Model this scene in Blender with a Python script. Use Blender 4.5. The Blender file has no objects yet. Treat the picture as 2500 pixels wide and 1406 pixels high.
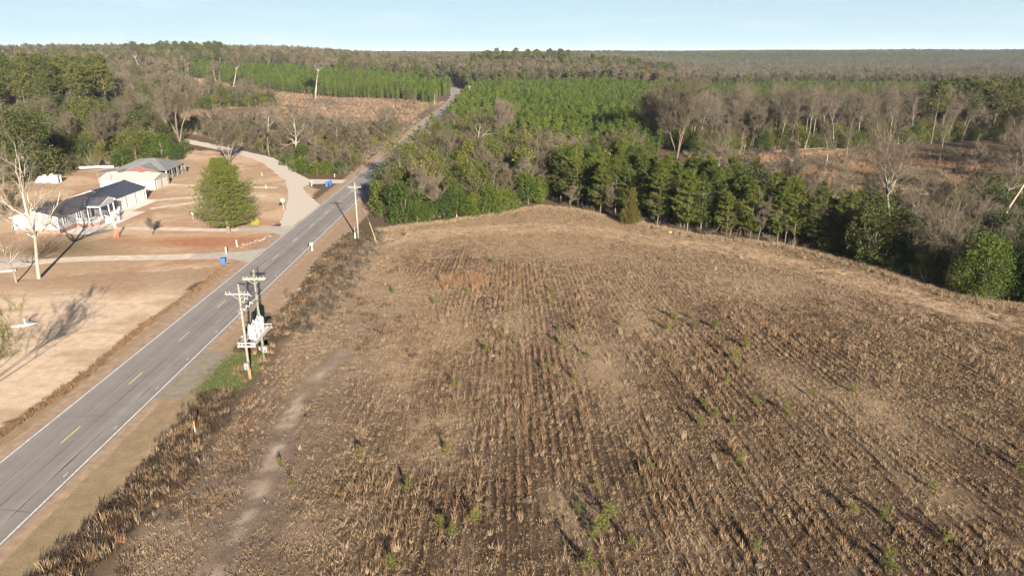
import bpy, math, random
import numpy as np
from mathutils import Vector

# ------------------------------------------------------------------ camera, sky, sun, exposure
scene = bpy.context.scene
COL = scene.collection
H = 34.5                                   # drone height in metres
PITCH = math.radians(18.5)
FPX = 1720.0
cam_d = bpy.data.cameras.new("camera")
cam = bpy.data.objects.new("camera", cam_d)
COL.objects.link(cam)
cam.location = (0, 0, H)
cam.rotation_euler = (math.radians(90) - PITCH, 0, 0)
cam_d.sensor_width = 36.0
cam_d.lens = FPX / 2500 * 36
cam_d.clip_start = 0.5
cam_d.clip_end = 30000
scene.camera = cam

SUN_EL = math.radians(15.5)
SUN_AZ = math.radians(180 - 20.0)          # clockwise from +Y, where the sun stands
sdir = Vector((math.sin(SUN_AZ) * math.cos(SUN_EL), math.cos(SUN_AZ) * math.cos(SUN_EL), math.sin(SUN_EL)))
world = bpy.data.worlds.new("World")
scene.world = world
world.use_nodes = True
wt = world.node_tree
for n in list(wt.nodes):
    wt.nodes.remove(n)
w_out = wt.nodes.new("ShaderNodeOutputWorld")
w_bg = wt.nodes.new("ShaderNodeBackground")
sky = wt.nodes.new("ShaderNodeTexSky")
sky.sky_type = 'NISHITA'
sky.sun_disc = False
sky.sun_elevation = SUN_EL
sky.sun_rotation = SUN_AZ
sky.altitude = 100
sky.air_density = 1.0
sky.dust_density = 0.2
sky.ozone_density = 3.0
# thin streaks of cloud, everywhere in the sky
tc = wt.nodes.new("ShaderNodeTexCoord")
mp = wt.nodes.new("ShaderNodeMapping")
mp.inputs['Scale'].default_value = (2.2, 2.2, 26)
nz = wt.nodes.new("ShaderNodeTexNoise")
nz.inputs['Scale'].default_value = 2.6
nz.inputs['Detail'].default_value = 6
rp = wt.nodes.new("ShaderNodeValToRGB")
rp.color_ramp.elements[0].position = 0.47
rp.color_ramp.elements[0].color = (0, 0, 0, 1)
rp.color_ramp.elements[1].position = 0.72
rp.color_ramp.elements[1].color = (0.24, 0.24, 0.24, 1)
mxc = wt.nodes.new("ShaderNodeMixRGB")
mxc.inputs[2].default_value = (4.35, 4.85, 5.0, 1)
wt.links.new(tc.outputs['Generated'], mp.inputs['Vector'])
wt.links.new(mp.outputs[0], nz.inputs['Vector'])
wt.links.new(nz.outputs['Fac'], rp.inputs[0])
wt.links.new(rp.outputs[0], mxc.inputs[0])
sky_dim = wt.nodes.new("ShaderNodeMixRGB"); sky_dim.blend_type = 'MULTIPLY'; sky_dim.inputs[0].default_value = 1.0
sky_dim.inputs[2].default_value = (0.18, 0.28, 0.43, 1)      # cool tint that dims the whole sky to weaken its fill light
wt.links.new(sky.outputs[0], sky_dim.inputs[1])
sep = wt.nodes.new("ShaderNodeSeparateXYZ"); wt.links.new(tc.outputs['Generated'], sep.inputs[0])
vr = wt.nodes.new("ShaderNodeValToRGB")                 # pale veil painted over the dimmed sky to keep the horizon bright
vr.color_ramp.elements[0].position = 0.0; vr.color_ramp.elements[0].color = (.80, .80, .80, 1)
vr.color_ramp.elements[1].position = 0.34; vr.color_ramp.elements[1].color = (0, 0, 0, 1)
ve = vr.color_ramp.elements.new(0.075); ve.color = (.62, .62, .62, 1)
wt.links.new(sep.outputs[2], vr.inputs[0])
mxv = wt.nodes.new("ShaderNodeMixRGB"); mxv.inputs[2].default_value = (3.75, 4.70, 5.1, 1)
wt.links.new(vr.outputs[0], mxv.inputs[0]); wt.links.new(sky_dim.outputs[0], mxv.inputs[1])
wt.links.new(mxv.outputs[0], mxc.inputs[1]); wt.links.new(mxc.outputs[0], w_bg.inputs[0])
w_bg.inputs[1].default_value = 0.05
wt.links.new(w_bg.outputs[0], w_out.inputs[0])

sun_d = bpy.data.lights.new("sun", 'SUN')
sun_d.energy = 5.0
sun_d.angle = math.radians(0.5)
sun_d.color = (1.0, 0.89, 0.76)
sun = bpy.data.objects.new("sun", sun_d)
COL.objects.link(sun)
sun.rotation_euler = (-sdir).to_track_quat('-Z', 'Y').to_euler()
sun.location = (40, -100, 60)

scene.view_settings.view_transform = 'Standard'
scene.view_settings.look = 'None'
scene.view_settings.gamma = 1
scene.view_settings.use_curve_mapping = False
scene.view_settings.exposure = 2.1
scene.render.engine = 'CYCLES'
scene.cycles.max_bounces = 6
scene.cycles.diffuse_bounces = 3
scene.cycles.transmission_bounces = 3
scene.cycles.transparent_max_bounces = 6
scene.cycles.volume_bounces = 0

# ------------------------------------------------------------------ helpers
RNG = np.random.default_rng(7)
random.seed(7)
SN, CS = math.sin(PITCH), math.cos(PITCH)

def W(px, py, z=0.0):
    """ground point under a pixel of the 2500 wide photograph"""
    u = px - 1250.0; v = py - 703.0
    d = FPX * SN + CS * v
    return ((H - z) * u / d, (H - z) * (FPX * CS - SN * v) / d)

def poly(pts):
    return np.array([W(*p) for p in pts])

def inpoly(P, x, y):
    ins = np.zeros(x.shape, bool)
    j = len(P) - 1
    for i in range(len(P)):
        xi, yi = P[i]; xj, yj = P[j]
        c = ((yi > y) != (yj > y)) & (x < (xj - xi) * (y - yi) / (yj - yi + 1e-12) + xi)
        ins ^= c
        j = i
    return ins

def dist_line(pts, x, y):
    d = np.full(x.shape, 1e9)
    for (ax, ay), (bx, by) in zip(pts[:-1], pts[1:]):
        vx, vy = bx - ax, by - ay
        t = np.clip(((x - ax) * vx + (y - ay) * vy) / (vx * vx + vy * vy), 0, 1)
        d = np.minimum(d, np.hypot(x - ax - t * vx, y - ay - t * vy))
    return d

def sstep(a, b, x):
    t = np.clip((x - a) / (b - a), 0, 1)
    return t * t * (3 - 2 * t)

def _h(ix, iy, s):
    n = (ix.astype(np.int64) * 374761393 + iy.astype(np.int64) * 668265263 + s * 1442695041) & 0x7fffffff
    n = ((n ^ (n >> 13)) * 1274126177) & 0x7fffffff
    n = n ^ (n >> 16)
    return (n & 0xffff) / 65535.0

def vnoise(x, y, s=0):
    ix = np.floor(x); iy = np.floor(y)
    fx = x - ix; fy = y - iy
    fx = fx * fx * (3 - 2 * fx); fy = fy * fy * (3 - 2 * fy)
    a = _h(ix, iy, s); b = _h(ix + 1, iy, s); c = _h(ix, iy + 1, s); d = _h(ix + 1, iy + 1, s)
    return (a * (1 - fx) + b * fx) * (1 - fy) + (c * (1 - fx) + d * fx) * fy

def fbm(x, y, sc, s=0, o=4):
    v = 0; a = 0.5; t = 0
    x = np.asarray(x, float) / sc; y = np.asarray(y, float) / sc
    for i in range(o):
        v = v + a * vnoise(x, y, s + i * 17); t += a
        a *= 0.5; x = x * 2.03 + 11.3; y = y * 2.03 + 5.7
    return v / t

RIM = [W(1900,592), W(2010,620), W(2130,650), W(2210,680), W(2300,710), W(2400,733), W(2500,745), (90, 86), (150, 68), (260, 40)]
RIMFIELD = np.array(RIM + [(260, -100), (0, -100), (0, 120)])

def gz(x, y):
    """height of the terrain"""
    x = np.asarray(x, float); y = np.asarray(y, float)
    a = x / np.maximum(y, 60)
    amp = 13 + 12 * sstep(-0.10, -0.34, a) - 20 * sstep(0.10, 0.30, a)
    z = amp * sstep(480, 960, y)
    r = np.hypot(x, y)
    far = 14 + 22 * (fbm(x, y, 1700, 5, 3) - 0.5) + 9 * (fbm(x, y, 600, 6, 3) - 0.5) + 5 * sstep(0.0, 0.5, a)
    k = sstep(1500, 3100, r)
    z = z * (1 - k) + far * k
    z = z + (fbm(x, y, 260, 9, 3) - 0.5) * 7 * sstep(600, 1200, r)
    # the ground falls away behind the right end of the field
    d = dist_line(RIM, x, y)
    z = z - 9.0 * sstep(1.0, 21, d) * sstep(50, 66, x) * sstep(188, 160, y) * ~inpoly(RIMFIELD, x, y)
    # knoll at the far left
    z = z + 8 * np.exp(-((x + 290) / 120) ** 2 - ((y - 400) / 130) ** 2)
    return z

def mesh_np(name, parts, mats):
    """parts: list of (verts Nx3, faces Mxk, material index, v per vertex or None)"""
    me = bpy.data.meshes.new(name)
    vs = np.concatenate([p[0] for p in parts]).astype(np.float32)
    me.vertices.add(len(vs))
    me.vertices.foreach_set("co", vs.ravel())
    loops = []; starts = []; mi = []; off = 0; ls = 0
    for p in parts:
        f = np.asarray(p[1]) + off
        k = f.shape[1]
        loops.append(f.ravel())
        starts.append(ls + np.arange(len(f)) * k)
        mi.append(np.full(len(f), p[2]))
        ls += f.size; off += len(p[0])
    loops = np.concatenate(loops).astype(np.int32)
    starts = np.concatenate(starts).astype(np.int32)
    me.loops.add(len(loops))
    me.loops.foreach_set("vertex_index", loops)
    me.polygons.add(len(starts))
    me.polygons.foreach_set("loop_start", starts)
    me.polygons.foreach_set("material_index", np.concatenate(mi).astype(np.int32))
    if any(p[3] is not None for p in parts):
        at = me.attributes.new("v", 'FLOAT', 'POINT')
        vv = np.concatenate([p[3] if p[3] is not None else np.zeros(len(p[0])) for p in parts]).astype(np.float32)
        at.data.foreach_set("value", vv)
    for m in mats:
        me.materials.append(m)
    me.update(calc_edges=True)
    me.validate()
    return me

def link(name, me, parent=None, loc=(0, 0, 0), rz=0.0):
    o = bpy.data.objects.new(name, me)
    COL.objects.link(o)
    o.location = loc
    o.rotation_euler = (0, 0, rz)
    if parent is not None:
        o.parent = parent
    return o

def tag(o, label=None, cat=None, group=None, kind=None):
    if label: o["label"] = label
    if cat: o["category"] = cat
    if group: o["group"] = group
    if kind: o["kind"] = kind
    return o

def thing(name, label, cat, loc, rz=0.0, group=None):
    o = link(name, None, None, loc, rz)
    return tag(o, label, cat, group)

def copy_tree(o, parent=None):
    c = o.copy(); COL.objects.link(c); c.parent = parent
    for ch in list(o.children):
        copy_tree(ch, c)
    return c

class MB:
    """collects simple solids into one mesh"""
    def __init__(s): s.v = []; s.f = []
    def add(s, vs, fs):
        o = len(s.v); s.v += [tuple(p) for p in vs]; s.f += [tuple(i + o for i in f) for f in fs]; return s
    def box(s, x0, x1, y0, y1, z0, z1):
        return s.add([(x0,y0,z0),(x1,y0,z0),(x1,y1,z0),(x0,y1,z0),(x0,y0,z1),(x1,y0,z1),(x1,y1,z1),(x0,y1,z1)],
                     [(0,3,2,1),(4,5,6,7),(0,1,5,4),(1,2,6,5),(2,3,7,6),(3,0,4,7)])
    def tube(s, a, b, r0, r1=None, n=8):
        r1 = r0 if r1 is None else r1
        a = Vector(a); b = Vector(b); d = (b - a).normalized()
        u = d.orthogonal().normalized(); w = d.cross(u)
        vs = []
        for c, r in ((a, r0), (b, r1)):
            for i in range(n):
                t = 2 * math.pi * i / n
                vs.append(c + (u * math.cos(t) + w * math.sin(t)) * r)
        fs = [(i, (i+1) % n, n + (i+1) % n, n + i) for i in range(n)]
        fs += [tuple(reversed(range(n))), tuple(range(n, 2*n))]
        return s.add(vs, fs)
    def beam(s, a, b, w, h):
        """square bar from a to b"""
        a = Vector(a); b = Vector(b); d = (b - a).normalized()
        up = Vector((0, 0, 1)) if abs(d.z) < 0.95 else Vector((0, 1, 0))
        u = d.cross(up).normalized(); q = u.cross(d)
        vs = []
        for c in (a, b):
            for (i, j) in ((-1,-1),(1,-1),(1,1),(-1,1)):
                vs.append(c + u * (i * w / 2) + q * (j * h / 2))
        return s.add(vs, [(0,1,2,3),(7,6,5,4),(0,4,5,1),(1,5,6,2),(2,6,7,3),(3,7,4,0)])
    def lathe(s, c, prof, n=12):
        vs = []; fs = []
        for (r, z) in prof:
            for i in range(n):
                t = 2 * math.pi * i / n
                vs.append((c[0] + r * math.cos(t), c[1] + r * math.sin(t), c[2] + z))
        for k in range(len(prof) - 1):
            for i in range(n):
                j = (i + 1) % n
                fs.append((k*n+i, k*n+j, (k+1)*n+j, (k+1)*n+i))
        fs.append(tuple(reversed(range(n)))); fs.append(tuple((len(prof)-1)*n + i for i in range(n)))
        return s.add(vs, fs)
    def prism(s, pts, d):
        """flat polygon (list of 3D) extruded by d"""
        n = len(pts); d = Vector(d)
        vs = [Vector(p) for p in pts] + [Vector(p) + d for p in pts]
        fs = [tuple(reversed(range(n))), tuple(range(n, 2*n))] + [(i, (i+1) % n, n+(i+1) % n, n+i) for i in range(n)]
        return s.add(vs, fs)
    def build(s, name, mat, parent=None, loc=(0,0,0), rz=0.0, smooth=False):
        me = bpy.data.meshes.new(name)
        me.from_pydata(s.v, [], s.f)
        me.materials.append(mat)
        me.validate(); me.update()
        import bmesh
        bm = bmesh.new(); bm.from_mesh(me)
        bmesh.ops.recalc_face_normals(bm, faces=bm.faces)
        bm.to_mesh(me); bm.free()
        if smooth:
            for p in me.polygons: p.use_smooth = len(p.vertices) == 4
        return link(name, me, parent, loc, rz)

# ------------------------------------------------------------------ materials
def new_mat(name):
    m = bpy.data.materials.new(name); m.use_nodes = True
    nt = m.node_tree
    return m, nt, nt.nodes["Principled BSDF"]

def N(nt, t, **kw):
    n = nt.nodes.new(t)
    for k, v in kw.items():
        setattr(n, k, v)
    return n

def noise(nt, scale, detail=4, vec=None, rough=0.55):
    n = N(nt, "ShaderNodeTexNoise")
    n.inputs['Scale'].default_value = scale
    n.inputs['Detail'].default_value = detail
    n.inputs['Roughness'].default_value = rough
    if vec is not None: nt.links.new(vec, n.inputs['Vector'])
    return n

def ramp(nt, fac, stops):
    r = N(nt, "ShaderNodeValToRGB")
    e = r.color_ramp.elements
    while len(e) < len(stops): e.new(0.5)
    for k, (p, c) in enumerate(stops):
        e[k].position = p; e[k].color = (*c, 1) if len(c) == 3 else c
    nt.links.new(fac, r.inputs[0])
    return r

def mixc(nt, mode, fac, a, b):
    m = N(nt, "ShaderNodeMixRGB", blend_type=mode)
    for s, v in ((0, fac), (1, a), (2, b)):
        if hasattr(v, 'links') or hasattr(v, 'is_linked'): nt.links.new(v, m.inputs[s])
        elif isinstance(v, (int, float)): m.inputs[s].default_value = v
        else: m.inputs[s].default_value = (*v, 1)
    return m

def plain(name, col, rough=0.7, var=0.12, scale=3.0, metal=0.0, bump=0.0, spec=0.3):
    m, nt, b = new_mat(name)
    g = N(nt, "ShaderNodeNewGeometry")
    n = noise(nt, scale, 5, g.outputs['Position'])
    lo = tuple(c * (1 - var) for c in col); hi = tuple(min(1, c * (1 + var)) for c in col)
    r = ramp(nt, n.outputs['Fac'], [(0.3, lo), (0.7, hi)])
    nt.links.new(r.outputs[0], b.inputs['Base Color'])
    b.inputs['Roughness'].default_value = rough
    b.inputs['Metallic'].default_value = metal
    b.inputs['Specular IOR Level'].default_value = spec
    if bump:
        bp = N(nt, "ShaderNodeBump"); bp.inputs['Strength'].default_value = bump; bp.inputs['Distance'].default_value = 0.05
        nt.links.new(n.outputs['Fac'], bp.inputs['Height']); nt.links.new(bp.outputs[0], b.inputs['Normal'])
    return m

def leafy(name, stops, transl=0.25, rough=0.6, mixv=0.55):
    """foliage, twigs and grass: the colour varies by plant and by clump"""
    m, nt, b = new_mat(name)
    oi = N(nt, "ShaderNodeObjectInfo")
    at = N(nt, "ShaderNodeAttribute", attribute_name="v")
    mx = N(nt, "ShaderNodeMix"); mx.data_type = 'FLOAT'
    mx.inputs[0].default_value = mixv
    nt.links.new(oi.outputs['Random'], mx.inputs[2]); nt.links.new(at.outputs['Fac'], mx.inputs[3])
    r = ramp(nt, mx.outputs[0], stops)
    nt.links.new(r.outputs[0], b.inputs['Base Color'])
    b.inputs['Roughness'].default_value = rough
    b.inputs['Specular IOR Level'].default_value = 0.2
    if transl:
        tr = N(nt, "ShaderNodeBsdfTranslucent"); ms = N(nt, "ShaderNodeMixShader")
        nt.links.new(r.outputs[0], tr.inputs[0])
        ms.inputs[0].default_value = transl
        out = nt.nodes["Material Output"]
        nt.links.new(b.outputs[0], ms.inputs[1]); nt.links.new(tr.outputs[0], ms.inputs[2])
        nt.links.new(ms.outputs[0], out.inputs[0])
    return m

M = {}
M['pine'] = leafy("plantation_needles", [(0.1, (0.020, 0.040, 0.006)), (0.5, (0.055, 0.088, 0.010)), (0.9, (0.125, 0.148, 0.016))], 0.3)
M['edgepine'] = leafy("edge_needles", [(0.1, (0.026, 0.040, 0.007)), (0.5, (0.054, 0.074, 0.010)), (0.9, (0.10, 0.113, 0.015))], 0.3)
M['oldpine'] = leafy("old_pine_needles", [(0.1, (0.028, 0.040, 0.010)), (0.5, (0.054, 0.062, 0.014)), (0.9, (0.095, 0.095, 0.020))], 0.25)
M['yardpine'] = leafy("yard_pine_needles", [(0.15, (0.028, 0.050, 0.009)), (0.5, (0.060, 0.088, 0.014)), (0.9, (0.12, 0.128, 0.020))], 0.3)
M['bush'] = leafy("broadleaf_green", [(0.1, (0.02, 0.038, 0.007)), (0.5, (0.048, 0.074, 0.011)), (0.9, (0.105, 0.112, 0.015))], 0.3)
M['dark'] = leafy("dark_evergreen_leaves", [(0.1, (0.02, 0.03, 0.009)), (0.5, (0.038, 0.048, 0.012)), (0.9, (0.075, 0.078, 0.018))], 0.2)
M['olive'] = leafy("olive_leaves", [(0.1, (0.032, 0.040, 0.008)), (0.5, (0.068, 0.074, 0.014)), (0.9, (0.125, 0.115, 0.022))], 0.25)
M['cedar'] = leafy("cedar_leaves", [(0.1, (0.06, 0.055, 0.012)), (0.5, (0.095, 0.08, 0.015)), (0.9, (0.15, 0.10, 0.02))], 0.2)
M['twig'] = leafy("bare_twigs", [(0.1, (0.036, 0.031, 0.017)), (0.4, (0.06, 0.051, 0.029)), (0.7, (0.085, 0.066, 0.046)), (0.95, (0.125, 0.10, 0.074))], 0.0, 0.9, 0.3)
M['bark'] = leafy("hardwood_bark", [(0.1, (0.07, 0.06, 0.043)), (0.5, (0.14, 0.122, 0.094)), (0.9, (0.235, 0.21, 0.168))], 0.0, 0.9, 0.3)
M['pinebark'] = leafy("pine_bark", [(0.1, (0.08, 0.062, 0.046)), (0.9, (0.16, 0.125, 0.095))], 0.0, 0.9, 0.3)
M['white'] = leafy("sycamore_bark", [(0.1, (0.12, 0.10, 0.078)), (0.5, (0.205, 0.178, 0.14)), (0.9, (0.32, 0.285, 0.235))], 0.0, 0.8, 0.7)
M['greybark'] = leafy('grey_sycamore_bark', [(0.1, (0.07, 0.062, 0.047)), (0.5, (0.145, 0.128, 0.10)), (0.9, (0.25, 0.228, 0.185))], 0.0, 0.85, 0.7)
M['vine'] = leafy("leafy_vines", [(0.1, (0.045, 0.075, 0.015)), (0.9, (0.12, 0.15, 0.025))], 0.2)
M['weed'] = leafy("dead_weeds", [(0.05, (0.068, 0.040, 0.022)), (0.4, (0.145, 0.092, 0.052)), (0.7, (0.215, 0.144, 0.086)), (0.95, (0.295, 0.212, 0.133))], 0.15, 0.9, 0.4)
M['straw'] = leafy("dry_grass", [(0.1, (0.165, 0.12, 0.072)), (0.5, (0.235, 0.175, 0.108)), (0.9, (0.33, 0.255, 0.165))], 0.2, 0.9, 0.4)
M['sedge'] = leafy("orange_broomsedge", [(0.1, (0.15, 0.085, 0.048)), (0.5, (0.21, 0.125, 0.07)), (0.9, (0.28, 0.185, 0.11))], 0.2, 0.9, 0.4)
M['brush'] = leafy("brown_brush", [(0.1, (0.026, 0.017, 0.011)), (0.5, (0.055, 0.037, 0.023)), (0.9, (0.095, 0.068, 0.042))], 0.1, 0.9, 0.4)
M['greygrass'] = leafy("green_winter_grass", [(0.1, (0.07, 0.09, 0.03)), (0.9, (0.12, 0.14, 0.055))], 0.2, 0.9, 0.4)

M['asphalt_'] = None
m, nt, b = new_mat("asphalt")
g = N(nt, "ShaderNodeNewGeometry")
n1 = noise(nt, 0.35, 4, g.outputs['Position']); n2 = noise(nt, 26, 3, g.outputs['Position'])
r1 = ramp(nt, n1.outputs['Fac'], [(0.3, (0.185, 0.165, 0.147)), (0.7, (0.222, 0.20, 0.179))])
r2 = ramp(nt, n2.outputs['Fac'], [(0.35, (0.82, 0.82, 0.82)), (0.65, (1.1, 1.1, 1.1))])
mm = mixc(nt, 'MULTIPLY', 1.0, r1.outputs[0], r2.outputs[0])
# worn wheel paths, paler down the two lanes; narrow joint
mpn = N(nt, "ShaderNodeMapping"); mpn.inputs['Scale'].default_value = (1.15, 0.004, 1)
nt.links.new(g.outputs['Position'], mpn.inputs['Vector'])
n3 = noise(nt, 1.0, 2, mpn.outputs[0])
r3 = ramp(nt, n3.outputs['Fac'], [(0.35, (0.80, 0.80, 0.80)), (0.65, (1.14, 1.14, 1.14))])
m3 = mixc(nt, 'MULTIPLY', 0.8, mm.outputs[0], r3.outputs[0])
nt.links.new(m3.outputs[0], b.inputs['Base Color']); b.inputs['Roughness'].default_value = 0.85
M['asphalt'] = m
M['crack'] = plain("sealed_crack", (0.05, 0.048, 0.045), 0.6)
M['linewhite'] = plain("white_paint", (0.52, 0.50, 0.46), 0.7, 0.38, 5)
M['lineyellow'] = plain("yellow_paint", (0.62, 0.50, 0.20), 0.7, 0.15, 6)
M['gravel'] = plain("pale_gravel", (0.44, 0.385, 0.315), 0.95, 0.08, 1.3, bump=0.2)
M['drive'] = plain("sandy_driveway", (0.46, 0.385, 0.30), 0.95, 0.22, 0.7, bump=0.2)
M['pavegrey'] = plain("grey_paved_apron", (0.34, 0.305, 0.26), 0.9, 0.15, 0.8)
M['concrete'] = plain("pale_concrete", (0.52, 0.48, 0.42), 0.85, 0.08, 0.7)
M['siding'] = plain("white_siding", (0.235, 0.235, 0.245), 0.6, 0.03, 0.5)
M['trim'] = plain("white_trim", (0.40, 0.40, 0.40), 0.5, 0.02)
M['metalwhite'] = plain("cream_white_metal", (0.36, 0.34, 0.29), 0.45, 0.03, 0.4)
M['shingle'] = plain("dark_shingles", (0.055, 0.055, 0.062), 0.9, 0.3, 1.6)
M['shingle2'] = plain("navy_shingles", (0.035, 0.042, 0.062), 0.9, 0.2, 1.6)
M['door'] = plain("garage_door_white", (0.42, 0.415, 0.40), 0.5, 0.04, 0.8)
M['brick'] = None
m, nt, b = new_mat("red_brick")
tcn = N(nt, "ShaderNodeNewGeometry")
bk = N(nt, "ShaderNodeTexBrick")
bk.inputs['Color1'].default_value = (0.14, 0.062, 0.042, 1); bk.inputs['Color2'].default_value = (0.19, 0.095, 0.066, 1)
bk.inputs['Mortar'].default_value = (0.20, 0.17, 0.145, 1); bk.inputs['Scale'].default_value = 4.0
bk.inputs['Mortar Size'].default_value = 0.025
rot = N(nt, "ShaderNodeMapping"); rot.inputs['Rotation'].default_value = (math.radians(90), 0, 0)
nt.links.new(tcn.outputs['Position'], rot.inputs['Vector']); nt.links.new(rot.outputs[0], bk.inputs['Vector'])
nt.links.new(bk.outputs[0], b.inputs['Base Color']); b.inputs['Roughness'].default_value = 0.9
M['brick'] = m
M['glass'] = plain("dark_window_glass", (0.06, 0.07, 0.085), 0.12, 0.1, spec=0.6)
M['dark_in'] = plain("dark_opening", (0.03, 0.028, 0.026), 0.9)
M['grayroof'] = plain("weathered_grey_roof", (0.13, 0.135, 0.13), 0.8, 0.14, 0.6)
M['redwall'] = plain("faded_red_boards", (0.13, 0.055, 0.048), 0.85, 0.12, 0.9)
M['oldwood'] = plain("grey_old_wood", (0.13, 0.12, 0.105), 0.9, 0.2, 2)
M['paintpost'] = plain("white_painted_wood", (0.28, 0.26, 0.22), 0.7, 0.1, 3)
M['pole_tan'] = plain("tan_pole_wood", (0.185, 0.165, 0.135), 0.85, 0.14, 3)
M['pole_base'] = plain("orange_pole_wood", (0.20, 0.115, 0.06), 0.85, 0.12, 3)
M['pole_green'] = plain("greenish_pole_wood", (0.118, 0.125, 0.088), 0.85, 0.14, 3)
M['pole_dark'] = plain("dark_creosote_pole", (0.10, 0.08, 0.065), 0.85, 0.2, 3)
M['pole_pale'] = plain("pale_pole_wood", (0.215, 0.20, 0.165), 0.85, 0.1, 3)
M['galv'] = plain("galvanised_steel", (0.20, 0.198, 0.19), 0.6, 0.08, 4, metal=0.3)
M['tank'] = plain("white_tank_enamel", (0.30, 0.30, 0.30), 0.35, 0.02)
M['porcelain'] = plain("pale_porcelain", (0.20, 0.20, 0.205), 0.3, 0.05)
M['cable'] = plain("black_cable", (0.03, 0.03, 0.03), 0.6)
M['bluebin'] = plain("blue_plastic", (0.02, 0.085, 0.33), 0.45, 0.1)
M['greenpost'] = plain("sage_green_plastic", (0.25, 0.34, 0.26), 0.6, 0.1)
M['orange'] = plain("orange_paint", (0.45, 0.12, 0.05), 0.6, 0.15)
M['rock'] = plain("pale_rock", (0.19, 0.165, 0.135), 0.9, 0.15, 4, bump=0.5)
M['redrock'] = plain("reddish_rock", (0.17, 0.10, 0.07), 0.9, 0.2, 4, bump=0.5)
M['yelbush'] = leafy("yellow_green_leaves", [(0.1, (0.24, 0.26, 0.02)), (0.9, (0.36, 0.36, 0.035))], 0.3)
M['seedling'] = leafy("seedling_needles", [(0.1, (0.055, 0.075, 0.012)), (0.5, (0.10, 0.112, 0.018)), (0.9, (0.155, 0.14, 0.022))], 0.3)

# ------------------------------------------------------------------ the ground sheet
FIELD = np.array([(-28.5, -60), (-28.5, 100), (-28, 128), W(930,560), W(1010,547), W(1150,528), W(1320,500), W(1400,508), W(1480,525), W(1600,552),
                  W(1700,572), W(1800,582), W(1900,594), W(2010,622), W(2130,652), W(2210,682), W(2300,712), W(2400,735), W(2500,747), (90, 88), (150, 70), (220, -60)])
LAWN = np.array([(-48.6, -60), (-48.6, 60), (-48.4, 112), (-49, 116), (-60, 116.5), (-88, 112), (-100, 105), (-190, 100), (-260, -60)])
YARD = np.array([(-47, 116), (-48, 140), (-50, 165), (-52, 185), (-60, 200), (-70, 216), (-86, 241), (-101, 257), (-116, 262), (-125, 218), (-145, 215), (-150, 110), (-90, 104)])
LCLEAR = np.array([(-50, 330), (-48, 520), (-85, 545), (-128, 549), (-200, 600), (-300, 700), (-330, 620), (-250, 420), (-170, 330), (-110, 290)])
RCLEAR = np.array([(56, 190), (62, 262), (100, 262), (172, 262), (172, 205), (140, 188), (105, 176), (80, 180)])
TRACK = [(-20.5, 20), (-20.9, 40.3), (-20.6, 48), (-21.6, 58), (-22.5, 68), (-20.5, 78)]
LEFTBAND = [W(960,592), W(900,660), W(840,750), W(800,850), W(770,940)]
EDGETRACK = [W(950,585), W(1100,566), W(1300,556), W(1450,562), W(1600,588), W(1800,612), W(2000,660), W(2200,715), W(2400,775), W(2560,810)]
SGN = lambda P, x, y, s: inpoly(P, x + (fbm(x, y, 5, s) - 0.5) * 5, y + (fbm(x, y, 5, s + 3) - 0.5) * 6)

def rowzone(X, Y):
    return sstep(.38, .50, fbm(X, Y, 15, 105) + .16 * np.exp(-((X - 3) / 16) ** 2) - .10 * np.exp(-((X + 22) / 9) ** 2))

PALE = [(*W(px, py), rx, ry) for px, py, rx, ry in ((1480,890,4.5,9), (1250,775,4,8), (1050,1050,4,6), (1080,830,5,9), (2140,1010,4,7), (1930,940,3.5,6), (950,740,6,12), (1560,770,5,11), (1400,1240,2.5,3), (2250,1180,3,4), (1850,700,9,9), (980,900,4,9), (760,1300,2,3), (1700,1330,2,3), (1320,620,12,8))]
DARKP = [(*W(px, py), rx, ry) for px, py, rx, ry in ((1990,830,7,9), (1650,930,4,8), (2330,930,5,7), (1290,660,7,12), (1150,1210,4,5), (1620,1160,4,6), (1950,1260,5,5), (1330,950,3,9), (1210,720,2.5,14), (880,1180,3,4), (2250,1330,4,4), (1760,860,4,8), (640,1330,3,4), (1120,640,6,9))]
def ell(L, X, Y):
    wx = X + (fbm(X, Y, 4, 121) - .5) * 5; wy = Y + (fbm(X, Y, 6, 123) - .5) * 9
    v = 0
    for cx, cy, rx, ry in L: v = np.maximum(v, np.exp(-((wx - cx) / rx) ** 2 - ((wy - cy) / ry) ** 2))
    return v

def axis(lo, hi, step, far_lo, far_hi, g=1.09):
    a = list(np.arange(lo, hi + 1e-6, step))
    s = step
    while a[-1] < far_hi:
        s *= g; a.append(a[-1] + s)
    s = step; b = [lo]
    while b[-1] > far_lo:
        s *= g; b.append(b[-1] - s)
    return np.array(sorted(b[1:]) + a)

def lerp(a, b, t):
    return a * (1 - t[..., None]) + np.asarray(b) * t[..., None]

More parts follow.
